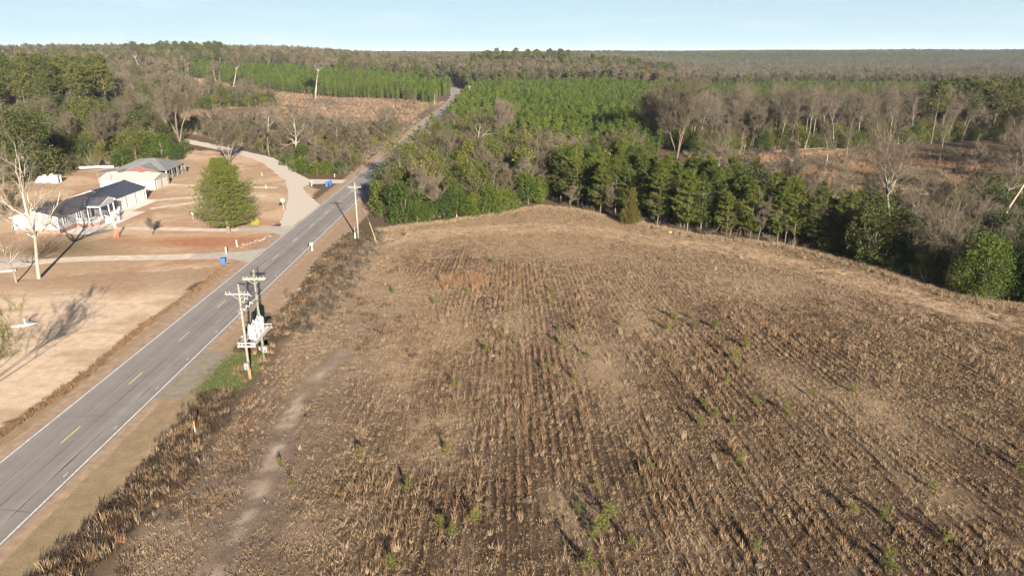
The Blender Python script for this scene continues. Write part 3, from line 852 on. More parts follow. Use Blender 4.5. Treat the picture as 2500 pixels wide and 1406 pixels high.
# scatter one uncountable stand as instances over points
def scatter(name, label, protos, x, y, s, cat=None, z=None, tilt=0.06, parent=None, sxy=None):
    n = len(x)
    if n == 0: return None
    rng = np.random.default_rng(len(x) + 11)
    c = bpy.data.collections.new(name + "_kinds")
    for i, me in enumerate(protos):
        o = bpy.data.objects.new(name + "_kind", me); c.objects.link(o)
    me = bpy.data.meshes.new(name)
    me.vertices.add(n)
    zz = gz(x, y) if z is None else z
    me.vertices.foreach_set("co", np.stack([x, y, zz], 1).astype(np.float32).ravel())
    rot = np.stack([rng.normal(0, tilt, n), rng.normal(0, tilt, n), rng.uniform(0, 2 * math.pi, n)], 1).astype(np.float32)
    at = me.attributes.new("rot", 'FLOAT_VECTOR', 'POINT'); at.data.foreach_set("vector", rot.ravel())
    s = np.asarray(s, float)
    hs = s if sxy is None else sxy
    sc = np.stack([hs, hs, s], 1).astype(np.float32)
    at = me.attributes.new("scl", 'FLOAT_VECTOR', 'POINT'); at.data.foreach_set("vector", sc.ravel())
    at = me.attributes.new("idx", 'INT', 'POINT'); at.data.foreach_set("value", rng.integers(0, len(protos), n).astype(np.int32))
    o = link(name, me)
    ng = bpy.data.node_groups.new(name, 'GeometryNodeTree')
    ng.interface.new_socket("Geometry", in_out='INPUT', socket_type='NodeSocketGeometry')
    ng.interface.new_socket("Geometry", in_out='OUTPUT', socket_type='NodeSocketGeometry')
    gi = ng.nodes.new("NodeGroupInput"); go = ng.nodes.new("NodeGroupOutput")
    ip = ng.nodes.new("GeometryNodeInstanceOnPoints"); ci = ng.nodes.new("GeometryNodeCollectionInfo")
    ci.inputs['Collection'].default_value = c
    ci.inputs['Separate Children'].default_value = True; ci.inputs['Reset Children'].default_value = True
    ip.inputs['Pick Instance'].default_value = True
    for an, dt, sk in (("idx", 'INT', 'Instance Index'), ("rot", 'FLOAT_VECTOR', 'Rotation'), ("scl", 'FLOAT_VECTOR', 'Scale')):
        na = ng.nodes.new("GeometryNodeInputNamedAttribute"); na.data_type = dt; na.inputs['Name'].default_value = an
        ng.links.new([q for q in na.outputs if q.enabled][0], ip.inputs[sk])
    ng.links.new(gi.outputs[0], ip.inputs['Points']); ng.links.new(ci.outputs[0], ip.inputs['Instance'])
    ng.links.new(ip.outputs[0], go.inputs[0])
    md = o.modifiers.new("scatter", 'NODES'); md.node_group = ng
    return tag(o, label, cat, None, "stuff")

# ------------------------------------------------------------------ house, garage, sheds
def B(name, mat, parent, *a, **k):
    return MB().box(*a).build(name, mat, parent, **k)

def window(parent, x, y0, y1, z0, z1, panes=2):
    """window in a wall that faces +X (plane x)"""
    f = MB()
    t = 0.09
    f.box(x, x+.06, y0, y1, z0, z0+t); f.box(x, x+.06, y0, y1, z1-t, z1)
    f.box(x, x+.06, y0, y0+t, z0+t, z1-t); f.box(x, x+.06, y1-t, y1, z0+t, z1-t)
    ym = (y0+y1)/2
    if panes == 2: f.box(x, x+.055, ym-.05, ym+.05, z0+t, z1-t)
    zm = (z0+z1)/2; f.box(x, x+.05, y0+t, y1-t, zm-.03, zm+.03)
    w = f.build("window", M['trim'], parent)
    e = [(y0+t, y1-t)] if panes == 1 else [(y0+t, ym-.05), (ym+.05, y1-t)]
    for a, b_ in e:
        for c, d in ((z0+t, zm-.03), (zm+.03, z1-t)):
            B("pane", M['glass'], w, x+.005, x+.02, a, b_, c, d)
    return w

# coordinates inside each building are relative to its root
hx, hy = -94.8, 147.5
house = thing("mobile_home", "long white house with dark shingle roof, brick footing and railed front porch", "house", (hx, hy, 0))
def R_(x): return x - hx
def S_(y): return y - hy
xl, xr, y0, y1 = R_(-99.2), R_(-90.3), S_(137), S_(157.95)
B("brick_skirt", M['brick'], house, xl, xr, y0, y1, -0.1, 0.85)
wl = MB()
wl.box(xl+.05, xr-.05, y0+.05, y1, 0.85, 3.45)
wl.prism([(xl+.05, y0+.05, 3.45), (xr-.05, y0+.05, 3.45), (0, y0+.05, 4.55)], (0, y1-y0-.05, 0))
wl.build("wall", M['siding'], house)
rf = MB()
for sx in (xl-.35, xr+.35):
    zE = 3.38
    rf.add([(0, y0-.3, 4.72), (sx, y0-.3, zE), (sx, y1, zE), (0, y1, 4.72), (0, y0-.3, 4.60), (sx, y0-.3, zE-.12), (sx, y1, zE-.12), (0, y1, 4.60)],
           [(0,1,2,3),(4,7,6,5),(0,4,5,1),(1,5,6,2),(2,6,7,3),(3,7,4,0)])
roof = rf.build("roof", M['shingle'], house)
rk = MB()
for sx in (xl-.38, xr+.38): rk.beam((0, y0-.33, 4.68), (sx, y0-.33, 3.33), .06, .2)
rk.build("rake_board", M['trim'], house)
B("corner_board", M['trim'], house, xr-.12, xr+.02, y0-.0, y0+.14, 0.85, 3.35)
B("corner_board", M['trim'], house, xl-.02, xl+.12, y0-.0, y0+.14, 0.85, 3.35)
for vx in (-1.6, -1.05): B("vent", M['galv'], house, vx, vx+.3, y0-.01, y0+.04, 2.0, 2.3)
window(house, xr-.05, S_(138.6), S_(140.3), 1.55, 3.1)
window(house, xr-.05, S_(143.4), S_(145.0), 1.45, 3.15)
# porch
deck = MB(); dk = [(xr, S_(142.8)), (R_(-87.5), S_(142.8)), (R_(-86.5), S_(144.6)), (R_(-86.5), S_(152.6)), (xr, S_(152.6))]
deck.prism([(x, y, -0.05) for x, y in dk], (0, 0, 0.85)); deck.build("porch_footing", M['brick'], house)
MB().prism([(x + (.06 if x > xr else 0), y - .03, 0.81) for x, y in dk], (0, 0, 0.07)).build("porch_floor", M['trim'], house)
def railing(pts, n_each=0.22, parent=None):
    r = MB(); bal = MB(); ps = MB()
    for a, b_ in zip(pts[:-1], pts[1:]):
        a = Vector(a); b_ = Vector(b_)
        r.beam(a + Vector((0,0,.92)), b_ + Vector((0,0,.92)), .10, .08); r.beam(a + Vector((0,0,.12)), b_ + Vector((0,0,.12)), .07, .07)
        k = max(2, int((b_ - a).length / n_each))
        for i in range(1, k):
            c = a.lerp(b_, i / k); bal.box(c.x-.025, c.x+.025, c.y-.025, c.y+.025, c.z+.12, c.z+.9)
    rr = r.build("railing", M['trim'], parent)
    tag(bal.build("baluster", M['trim'], rr), kind='stuff')
    for p in pts:
        MB().box(p[0]-.07, p[0]+.07, p[1]-.07, p[1]+.07, p[2]-.02, p[2]+1.05).build("newel_post", M['trim'], rr)
zF = 0.9
railing([(xr+.1, S_(142.95), zF), (R_(-88.9), S_(142.95), zF), (R_(-87.55), S_(142.95), zF), (R_(-86.6), S_(144.7), zF), (R_(-86.6), S_(146.6), zF)], parent=house)
railing([(R_(-86.6), S_(146.6), zF), (R_(-84.6), S_(146.6), 0.05)], parent=house)
railing([(R_(-86.6), S_(148.6), zF), (R_(-84.6), S_(148.6), 0.05)], parent=house)
railing([(R_(-86.6), S_(148.6), zF), (R_(-86.6), S_(152.4), zF)], parent=house)
for k in range(5):
    B("step", M['concrete'], house, R_(-86.5)+.4*k, R_(-86.1)+.4*k, S_(146.7), S_(148.5), 0, 0.78-.16*k)
# porch roof: a gable that looks at the road
pg = MB()
xe = R_(-87.2)
for (ya, za, yb, zb) in ((S_(146.8), 3.45, S_(150.6), 4.66), (S_(150.6), 4.66, S_(152.4), 4.1)):
    pg.add([(R_(-93.0), ya, za), (xe, ya, za), (xe, yb, zb), (R_(-93.0), yb, zb), (R_(-93.0), ya, za+.12), (xe, ya, za+.12), (xe, yb, zb+.12), (R_(-93.0), yb, zb+.12)],
           [(0,3,2,1),(4,5,6,7),(0,1,5,4),(1,2,6,5),(2,3,7,6),(3,0,4,7)])
pg.build("porch_roof", M['shingle'], house)
MB().prism([(xe-.1, S_(147), 3.3), (xe-.1, S_(152.3), 3.3), (xe-.1, S_(152.3), 4.1), (xe-.1, S_(150.6), 4.62), (xe-.1, S_(147), 3.45)], (.06, 0, 0)).build("porch_gable", M['siding'], house)
mb = MB(); mb.beam((xe, S_(146.75), 3.5), (xe, S_(150.6), 4.76), .08, .2); mb.beam((xe, S_(150.6), 4.76), (xe, S_(152.4), 4.18), .08, .2)
mb.box(xr, xe+.04, S_(146.72), S_(146.8), 3.28, 3.58); mb.build("fascia", M['trim'], house)
for (px_, py_) in ((-87.35, 147.0), (-87.35, 150.2), (-87.35, 152.2), (-90.1, 147.0)):
    B("porch_post", M['trim'], house, R_(px_)-.09, R_(px_)+.09, S_(py_)-.09, S_(py_)+.09, 0.88, 3.3)
B("front_door", M['dark_in'], house, xr-.04, xr+.02, S_(148.6), S_(149.6), 0.9, 3.0)
B("porch_chair", M['oldwood'], house, R_(-89.6), R_(-89.0), S_(148.4), S_(149.0), 0.9, 1.35)
B("porch_chair", M['oldwood'], house, R_(-88.4), R_(-87.9), S_(148.9), S_(149.5), 0.9, 1.4)
# garage
gx, gy = -95.1, 165.0
gar = thing("garage", "white three door garage with navy shingle roof behind the house", "garage", (gx, gy, 0))
a, b_, c, d = -5.0, 4.9, -6.98, 7.0
wl = MB(); wl.box(a, b_, c, d, -0.1, 3.05); wl.prism([(a, c, 3.05), (b_, c, 3.05), (0, c, 4.6)], (0, d-c, 0)); wl.build("wall", M['siding'], gar)
rf = MB()
for sx in (a-.3, b_+.3):
    rf.add([(0, c-.22, 4.82), (sx, c-.22, 3.05), (sx, d+.3, 3.05), (0, d+.3, 4.82), (0, c-.22, 4.68), (sx, c-.22, 2.93), (sx, d+.3, 2.93), (0, d+.3, 4.68)],
           [(0,1,2,3),(4,7,6,5),(0,4,5,1),(1,5,6,2),(2,6,7,3),(3,7,4,0)])
rf.build("roof", M['shingle2'], gar)
rk = MB(); rk.beam((0, c-.26, 4.74), (b_+.34, c-.26, 2.98), .08, .26); rk.beam((0, c-.26, 4.74), (a-.34, c-.26, 2.98), .08, .26); rk.build("rake_board", M['trim'], gar)
for k, yy in enumerate((-5.9, -1.6, 2.7)):
    dr = B("garage_door", M['door'], gar, b_-.05, b_+.03, yy, yy+3.1, 0, 2.55)
    fr = MB(); fr.box(b_, b_+.07, yy-.16, yy-.003, 0, 2.7); fr.box(b_, b_+.07, yy+3.103, yy+3.26, 0, 2.7); fr.box(b_, b_+.07, yy-.003, yy+3.103, 2.553, 2.7)
    fr.build("door_frame", M['trim'], dr)
    for q in range(4):
        B("door_panel", M['door'], dr, b_+.032, b_+.05, yy+.06, yy+3.04, .06+q*.62, .62+q*.62)
B("downspout", M['trim'], gar, b_+.01, b_+.12, d-.25, d-.1, 0, 3.0)
# cream metal storage building
sx_, sy_ = -101.5, 189.1
sto = thing("storage_building", "long cream white metal storage building with two roll up doors", "storage building", (sx_, sy_, 0))
a, b_, c, d = -7.2, 7.2, -4.1, 4.1
wl = MB(); wl.box(a, b_, c, d, -0.1, 2.7); wl.prism([(a, c, 2.7), (a, d, 2.7), (a, 0, 3.75)], (b_-a, 0, 0)); wl.build("wall", M['metalwhite'], sto)
rf = MB()
for sy in (c-.25, d+.25):
    rf.add([(a-.25, 0, 3.9), (a-.25, sy, 2.72), (b_+.3, sy, 2.72), (b_+.3, 0, 3.9), (a-.25, 0, 3.8), (a-.25, sy, 2.62), (b_+.3, sy, 2.62), (b_+.3, 0, 3.8)],
           [(0,1,2,3),(4,7,6,5),(0,4,5,1),(1,5,6,2),(2,6,7,3),(3,7,4,0)])
rr = rf.build("roof", M['metalwhite'], sto)
MB().box(a-.2, b_+.28, c-.33, c-.24, 2.56, 2.70).build("gutter", M['oldwood'], sto)
gw = plain("grey_gable_panel", (0.20, 0.205, 0.19), 0.6)
MB().prism([(b_+.004, c+.1, .02), (b_+.004, d-.1, .02), (b_+.004, d-.1, 2.7), (b_+.004, 0, 3.68), (b_+.004, c+.1, 2.7)], (.03, 0, 0)).build("end_wall", gw, sto)
for yy in (-3.2, .5):
    dr = B("roll_up_door", M['metalwhite'], sto, b_+.04, b_+.09, yy, yy+2.6, 0.02, 2.3)
    for q in range(4): B("door_slat", M['metalwhite'], dr, b_+.092, b_+.115, yy+.04, yy+2.56, .08+q*.56, .56+q*.56)
mb = MB(); mb.tube((-3.9, c-.4, 2.5), (-3.9, c-.4, 4.1), .05); mb.beam((-4.3, c-.4, 4.0), (-3.5, c-.4, 4.0), .05, .05); mb.build("vent_pipe", M['oldwood'], sto)
for (vx, vw) in ((-5.2, 1.6), (-.6, 3.6), (3.8, 1.4)):
    B("ridge_cap", M['metalwhite'], sto, vx-vw/2, vx+vw/2, -.3, .3, 3.9, 4.06)
# old grey roofed barn with red gable
bx_, by_ = -105.0, 206.0
barn = thing("old_barn", "old barn with weathered grey roof, faded red gable and open right end", "barn", (bx_, by_, 0))
rf = MB()
P = dict(fr=(7.6,-7,2.7), br=(7.0,7,3.0), fl=(-8,-7,2.7), bl=(-8,7,2.7), pk=(1.0,.5,5.3), pl=(-3.4,.5,5.1))
rf.add([P['fr'],P['br'],P['bl'],P['fl'],P['pk'],P['pl']], [(0,1,4),(1,2,5,4),(2,3,5),(3,0,4,5),(3,2,1,0)])
rf.build("roof", M['grayroof'], barn)
B("back_wall", M['oldwood'], barn, -7.6, 6.6, 6.4, 6.6, 0, 2.7)
B("left_wall", M['oldwood'], barn, -7.8, -7.6, -6.6, 6.6, 0, 2.7)
B("front_wall", M['redwall'], barn, -7.6, 3.6, -6.62, -6.45, 0, 2.7)
for (x, y) in ((7.2, -6.7), (4.9, -6.7), (7.2, -3.2), (7.1, .3), (7.0, 3.6), (6.8, 6.5)):
    B("post", M['paintpost'] if y < -6 else M['oldwood'], barn, x-.14, x+.14, y-.14, y+.14, -.05, 2.75)
B("rail", M['paintpost'], barn, 4.9, 7.2, -6.74, -6.66, 1.5, 1.7)
B("rail", M['paintpost'], barn, 4.9, 7.2, -6.74, -6.66, .4, .6)
for k in range(9):
    yy = -6.2 + k * 1.45
    B("lattice_slat", M['oldwood'], barn, 7.12, 7.2, yy, yy+.14, .1, 2.6)
B("lattice_rail", M['oldwood'], barn, 7.22, 7.28, -6.6, 6.4, 1.2, 1.36)
gxx = 0.9
gr_ = MB(); gr_.prism([(gxx-4.9, -8.4, 0), (gxx+4.6, -8.4, 0), (gxx+4.6, -8.4, 2.7), (gxx, -8.4, 4.15), (gxx-4.9, -8.4, 2.7)], (0, .2, 0)).build("red_gable", M['redwall'], barn)
rf = MB()
for s_ in (-5.2, 4.9):
    rf.add([(gxx, -8.7, 4.3), (gxx+s_, -8.7, 2.72), (gxx+s_, -5, 2.72), (gxx, -1.5, 4.3), (gxx, -8.7, 4.2), (gxx+s_, -8.7, 2.62), (gxx+s_, -5, 2.62), (gxx, -1.5, 4.2)],
           [(0,1,2,3),(4,7,6,5),(0,4,5,1),(1,5,6,2),(2,6,7,3),(3,7,4,0)])
rf.build("gable_roof", M['grayroof'], barn)
rf = MB(); rf.add([(-4.2,-8.2,3.0),(-4.2,-3,3.4),(-12,-4,2.5),(-12,-8,2.2),(-4.2,-8.2,2.9),(-4.2,-3,3.3),(-12,-4,2.4),(-12,-8,2.1)], [(0,1,2,3),(4,7,6,5),(0,4,5,1),(1,5,6,2),(2,6,7,3),(3,7,4,0)])
rf.build("lean_to_roof", M['grayroof'], barn)
for (x, y) in ((-11.7, -7.7), (-11.7, -4.3), (-8, -7.9)): B("lean_to_post", M['oldwood'], barn, x-.1, x+.1, y-.1, y+.1, 0, 2.3)

# small white outhouse, collapsed white sheet shelter, cream wall
ox, oy = W(139, 447)
sh = thing("tool_shed", "tiny white shed with dark open door beside the big evergreen", "shed", (ox, oy, 0))
mb = MB(); mb.box(-.9, .9, .9, 1.0, 0, 2.1); mb.box(-.9, -.8, -.9, .9, 0, 2.1); mb.box(.8, .9, -.9, -.4, 0, 2.1); mb.box(.8, .9, .5, .9, 0, 2.1); mb.box(-.9, .9, -1, -.9, 0, 2.1); mb.build("wall", M['trim'], sh)
B("roof", M['trim'], sh, -1.05, 1.05, -1.15, 1.1, 2.12, 2.2); B("floor", M['dark_in'], sh, -.78, .78, -.88, .88, 0, .06)
ox, oy = W(110, 446)
cs_ = thing("collapsed_shelter", "collapsed white sheet shelter left of the tiny white shed", "shelter", (ox, oy, 0))
for k, (x, yy, t) in enumerate(((-1.6, 0, .5), (-.6, .5, .9), (.5, -.2, .6), (1.3, .6, 1.1))):
    mb = MB(); mb.add([(x-.7, yy-1, .2), (x+.6, yy-1, .1), (x+.7, yy+.6, 1.2+t), (x-.5, yy+.8, 1.0+t), (x-.7, yy-.95, .2), (x+.6, yy-.95, .1), (x+.7, yy+.65, 1.2+t), (x-.5, yy+.85, 1.0+t)],
        [(0,1,2,3),(7,6,5,4),(0,4,5,1),(1,5,6,2),(2,6,7,3),(3,7,4,0)])
    mb.build("sheet_panel", M['trim'], cs_)
w0, w1 = W(190, 414), W(278, 411)
cw = thing("garden_wall", "low cream wall at the dark tree line left of the old barn", "wall", (w0[0], w0[1], 0), math.atan2(w1[1]-w0[1], w1[0]-w0[0]))
L_ = math.hypot(w1[0]-w0[0], w1[1]-w0[1])
B("wall_face", M['metalwhite'], cw, 0, L_, -.12, .12, 0, .75); B("coping", M['concrete'], cw, -.05, L_+.05, -.18, .18, .752, .85)

# ------------------------------------------------------------------ utility poles
def insulator(parent, x, y, z, s=1.0):
    return MB().lathe((x, y, z), [(.03*s,0),(.035*s,.10*s),(.10*s,.12*s),(.05*s,.18*s),(.095*s,.20*s),(.045*s,.28*s),(.02*s,.33*s)], 8).build("insulator", M['porcelain'], parent)

def util_pole(label, x, y, h, mat, arm=(-1.25, 1.25), armz=0.75, ins=(-1.2, -.75, .35, .7, 1.1), r=.17, z=None, group=None, base_mat=None, braces=True, arms=1, armmat='pole_pale'):
    z = float(gz(x, y)) if z is None else z
    t = thing("utility_pole", label, "utility pole", (x, y, z), 0, group)
    MB().tube((0,0,-.3), (0,0,h), r, r*.66, 10).build("pole_shaft", mat, t, smooth=True)
    if base_mat: MB().tube((0,0,-.3), (0,0,1.35), r+.012, r+.008, 10).build("pole_foot", base_mat, t, smooth=True)
    for k in range(arms):
        za = h - armz - k * 1.2
        ar = MB().box(arm[0], arm[1], -r-.06, -r+.06, za-.07, za+.07).build("crossarm", M[armmat], t)
        if braces:
            for sx in (-1, 1):
                MB().beam((sx*.75, -r-.08, za-.05), (0, -r-.03, za-.62), .035, .06).build("brace", M['galv'], t)
        for q in ins: insulator(t, q, -r, za+.07, .8)
    insulator(t, 0, 0, h, 1.0)
    return t

p1 = util_pole("tan utility pole with orange foot, nearest, left end of the white regulator rack", -29.15, 71.2, 10.8, M['pole_tan'], arm=(-1.45, 1.15), ins=(-1.35, -.95, .3, .62, 1.0), base_mat=M['pole_base'])
p2 = util_pole("greenish utility pole with double crossarm holding the far end of the rack", -29.15, 75.9, 10.95, M['pole_green'])
B("crossarm", M['pole_pale'], p2, -1.25, 1.25, .12, .24, 10.13, 10.27)
for (p, zz, sx, mt) in ((p1, 1.75, -.05, 'trim'), (p2, 1.6, .3, 'trim')):
    cb = B("control_box", M['galv'], p, sx-.25, sx+.25, -.52 if p is p1 else -.2, -.19 if p is p1 else .2, zz-.38, zz+.38)
    B("box_window", M['glass'], cb, sx-.08, sx+.08, -.53 if p is p1 else -.215, -.515 if p is p1 else -.2, zz-.25, zz-.05)
B("meter_box", M['galv'], p2, -.42, -.2, -.15, .15, 1.5, 1.9)
MB().tube((.16, -.1, 2.2), (.15, -.1, 6.5), .03).build("conduit", M['galv'], p2)
MB().tube((-.2, -.05, 5.0), (-.35, -.05, 5.2), .09).build("lug", M['galv'], p1)
for zz in (7.3, 7.9): MB().tube((-.17, 0, zz), (-.34, 0, zz), .07).build("lug", M['galv'], p1)
# lengthwise beams high between the two poles with switches
for q, (za, xo) in enumerate(((8.6, .12), (7.7, .2))):
    bm_ = thing("switch_beam", ("upper" if q == 0 else "lower") + " dark beam with white cutouts between the twin poles", "beam", (-29.15 + xo, 71.2, za))
    MB().box(-.05, .05, -.35, 5.0, -.06, .06).build("beam", M['oldwood'], bm_)
    for yy in (1.0, 2.1, 3.2):
        c_ = MB().tube((-.1, yy, .05), (-.42, yy-.1, .30), .06).build("cutout", M['porcelain'], bm_)
        MB().beam((-.42, yy-.1, .30), (-.50, yy-.1, -.22), .05, .05).build("fuse_barrel", M['tank'], c_)
# rack
rack = thing("equipment_platform", "white steel platform bolted between the twin poles", "platform", (-29.15, 71.2, 4.3))
for xx in (-.62, -.24, 1.12): MB().box(xx-.05, xx+.05, -.4, 5.15, -.12, .12).build("rail", M['tank'], rack)
for k in range(14):
    yy = -.3 + k * .4
    MB().box(.6, 1.07, yy-.09, yy+.09, -.03, .05).build("slat", M['tank'], rack)
for yy in (-.45, 5.2):
    MB().box(-.72, 1.22, yy-.06, yy+.06, -.26, -.12).build("end_beam", M['tank'], rack)
    MB().beam((-.65, yy-.09, -.24), (-.1, yy-.09, .2), .05, .05).build("knee_brace", M['galv'], rack)
    MB().beam((1.15, yy-.09, -.24), (.5, yy-.09, .2), .05, .05).build("knee_brace", M['galv'], rack)
    MB().box(-.72, 1.22, yy-.03, yy+.03, .2, .28).build("end_rail", M['tank'], rack)
lab = ("nearest of three white tanks on the pole platform", "middle of three white tanks on the pole platform", "farthest of three white tanks on the pole platform")
for k in range(3):
    t = thing("voltage_regulator", lab[k], "regulator", (-28.72, 72.3 + 1.32 * k, 4.42), 0, "white tanks on the pole platform")
    MB().lathe((0, 0, 0), [(.40, 0), (.44, .04), (.44, 1.42), (.40, 1.50)], 20).build("tank", M['tank'], t, smooth=True)
    ld = MB().lathe((0, 0, 1.5), [(.40, 0), (.30, .10), (.12, .15)], 16).build("lid", M['tank'], t, smooth=True)
    for (bx, by) in ((-.22, -.12), (.16, -.16), (0, .2)):
        b2 = MB().lathe((bx, by, 1.56), [(.05,0),(.09,.04),(.05,.08),(.085,.11),(.05,.15),(.03,.22)], 8).build("bushing", M['porcelain'], t)
    MB().tube((.36, -.30, 1.2), (.50, -.38, 1.0), .035).build("lead_wire", M['cable'], t)
    MB().tube((-.25, -.12, 1.92), (-.1, .1, 3.1), .012).build("lead_wire", M['cable'], t)
    MB().box(-.46, -.40, -.15, .15, .5, .9).build("nameplate_box", M['galv'], t)

p3 = util_pole("pale utility pole with single crossarm in the brush across from the side road", -29.8, 132.7, 11.0, M['pole_pale'], arm=(-1.3, 1.25))
MB().beam((-.9, -.2, 9.9), (-.2, -.2, 9.3), .05, .05).build("cutout", M['porcelain'], p3)
B("meter_box", M['greenpost'], p3, -.75, -.45, -.1, .15, .2, 1.3)
MB().tube((-.55, -.2, 0), (-.55, -.2, 2.6), .03).build("conduit", M['trim'], p3)
tw = thing("guy_wire", "yellow sheathed guy wire in the brush beside the pale pole", "guy wire", (-26.2, 131.5, 0))
MB().tube((0, 0, 0), (-1.1, .4, 3.6), .025).build("guy_sleeve", M['lineyellow'], tw)
MB().tube((-1.1, .4, 3.6), (-3.5, 1.2, 10.2), .012).build("guy_cable", M['galv'], tw)
p4 = util_pole("dark utility pole half hidden by the roadside thicket", -29.4, 206.6, 10.6, M['pole_dark'], r=.15, armmat='pole_dark')
p5 = util_pole("pale far utility pole beside the road at the pines", -29.6, 350, 10.8, M['pole_pale'])
p6 = util_pole("farthest pale utility pole right of the road bend", -29.2, 503, 12.5, M['pole_pale'], r=.2)
p7 = util_pole("thin pale pole left of the road before the bend", -50.5, 476, 8.5, M['pole_pale'], r=.14, arms=0)
for (px_, Y_, hh, lb) in ((8, 820, 16, "leftmost bright pole above the left hill trees"), (140, 800, 15, "second bright pole above the left hill trees"), (1006, 900, 14, "distant twin crossarm pole in the far centre woods"), (204, 720, 13, "pale pole among bare trees left of the white trailer"), (536, 760, 14, "thin dark pole behind the far white camper")):
    xx = (px_ - 1250) / (FPX * CS + 180) * Y_
    util_pole(lb, xx, Y_, hh, M['pole_pale'], r=.22, ins=(-1, 1), braces=False)
# conductors
def wire(label, a, b_, sag):
    cu = bpy.data.meshes.new("power_line")
    mb = MB(); n = 14; pr = None
    for i in range(n + 1):
        t = i / n; p = Vector(a).lerp(Vector(b_), t); p.z -= sag * 4 * t * (1 - t)
        if pr is not None: mb.tube(pr, p, .02, .02, 4)
        pr = p
    o = mb.build("power_line", M['galv'], None)
    return tag(o, label, "power line", "power lines strung between the roadside poles")
for off in (-1.2, .9):
    wire("thin overhead power line running along the road between poles", (-29.15+off, 75.9, 10.5), (-29.8+off, 132.5, 10.6), .9)
    wire("thin overhead power line running along the road between poles", (-29.8+off, 132.5, 10.6), (-29.4+off, 206.6, 10.2), 1.2)

# ------------------------------------------------------------------ small roadside things
def mailbox(name, label, x, y, rz=0, post=True, s=1.0):
    t = thing(name, label, "mailbox", (x, y, 0), rz)
    mb = MB(); prof = [(-.16*s, .0), (.16*s, .0), (.16*s, .18*s)] + [(.16*s*math.cos(a), .18*s+.14*s*math.sin(a)) for a in np.linspace(0.4, math.pi-.4, 6)] + [(-.16*s, .18*s)]
    mb.prism([(p, -.32*s, 1.1+q) for p, q in prof], (0, .64*s, 0)); bx = mb.build("box", M['tank'], t)
    MB().box(.165*s, .19*s, -.1, .05, 1.2, 1.42).build("flag", M['orange'], bx)
    MB().box(-.08, .08, -.08, .08, 0, 1.1).build("post", M['greenpost'], t)
    MB().box(-.14, .14, -.12, .12, 0, .62).build("post_sleeve", M['greenpost'], t)
    return t
mailbox("mailbox", "white mailbox on a green post at the right road edge", -36.6, 124.6, 0, s=1.7)
mailbox("mailbox", "small white mailbox on the grass island left of the blue bins", -54.4, 190.2, 0.3, s=1.5)
def bin_(label, x, y, rz):
    t = thing("wheeled_bin", label, "rubbish bin", (x, y, 0), rz)
    mb = MB(); mb.add([(-.26,-.28,.08),(.26,-.28,.08),(.26,.28,.08),(-.26,.28,.08),(-.36,-.38,1.12),(.36,-.38,1.12),(.36,.40,1.12),(-.36,.40,1.12)],
        [(0,3,2,1),(4,5,6,7),(0,1,5,4),(1,2,6,5),(2,3,7,6),(3,0,4,7)]); mb.build("body", M['bluebin'], t)
    ld = MB().add([(-.40,-.42,1.13),(.40,-.42,1.13),(.40,.44,1.13),(-.40,.44,1.13),(-.34,-.36,1.24),(.34,-.36,1.24),(.34,.40,1.28),(-.34,.40,1.28)],
        [(0,3,2,1),(4,5,6,7),(0,1,5,4),(1,2,6,5),(2,3,7,6),(3,0,4,7)]).build("lid", M['bluebin'], t)
    MB().tube((-.3,.5,1.1),(.3,.5,1.1),.03).build("handle", M['bluebin'], ld)
    for sx in (-.33, .27): MB().tube((sx,.32,.14),(sx+.06,.32,.14),.14,.14,12).build("wheel", M['cable'], t)
    return t
bin_("nearer blue wheeled bin on the grass island by the side road", -50.1, 189.3, .2)
bin_("farther blue wheeled bin on the grass island by the side road", -49.5, 190.9, -.3)
bin_("blue wheeled bin at the lower driveway beside dry grass", -49.3, 115.4, .4)
def post(name, label, cat, x, y, h, r, mat, cap=True):
    t = thing(name, label, cat, (x, y, 0))
    MB().tube((0,0,-.1),(0,0,h), r, r, 10).build("shaft", mat, t, smooth=True)
    if cap: MB().lathe((0,0,h), [(r*1.15,0),(r*1.1,.06),(r*.3,.12)], 10).build("cap", mat, t)
    return t
post("marker_post", "short white post left of the lower driveway mouth", "post", *W(553, 622), 1.35, .16, M['paintpost'])
post("marker_post", "short white post between the two driveways by pale stones", "post", *W(579, 603), 1.25, .16, M['paintpost'])
post("marker_post", "small white post at the brush edge above the blue bins", "post", *W(817, 433), .9, .14, M['paintpost'])
post("marker_post", "small white post on the mound inside the gravel bend", "post", *W(640, 431), 1.0, .12, M['paintpost'])
post("marker_post", "small white post beside the storage drive mouth", "post", *W(650, 462), 1.1, .12, M['paintpost'])
st = post("utility_marker", "white marker stake with orange top in the ditch weeds", "marker stake", *W(478, 1062), 1.5, .06, M['paintpost'], False)
MB().tube((0,0,1.0),(0,0,1.52),.075).build("orange_sleeve", M['orange'], st)
def disc_sign(label, px, py, h, r, side):
    x, y = W(px, py)
    t = thing("road_sign", label, "sign", (x, y, 0), .12)
    n = 8; pts = [(r*math.cos(math.pi/8 + i*math.pi/4), -.03, h + r*math.sin(math.pi/8 + i*math.pi/4)) for i in range(n)]
    MB().prism(pts, (0, .04, 0)).build("octagon_plate", M['tank'], t)
    MB().box(-.06, .06, .02, .12, 0, h).build("post", M['paintpost'], t)
    pts = [(side + r*.72*math.cos(i*math.pi/6), .16, h - r*.95 + r*.72*math.sin(i*math.pi/6)) for i in range(12)]
    MB().prism(pts, (0, .05, 0)).build("dark_disc", M['cable'], t)
disc_sign("white octagon sign on a post inside the gravel apron curve", 692, 512, 2.2, .48, -.45)
disc_sign("small cream octagon sign left of the big yard pine", 472, 536, 1.3, .32, .42)
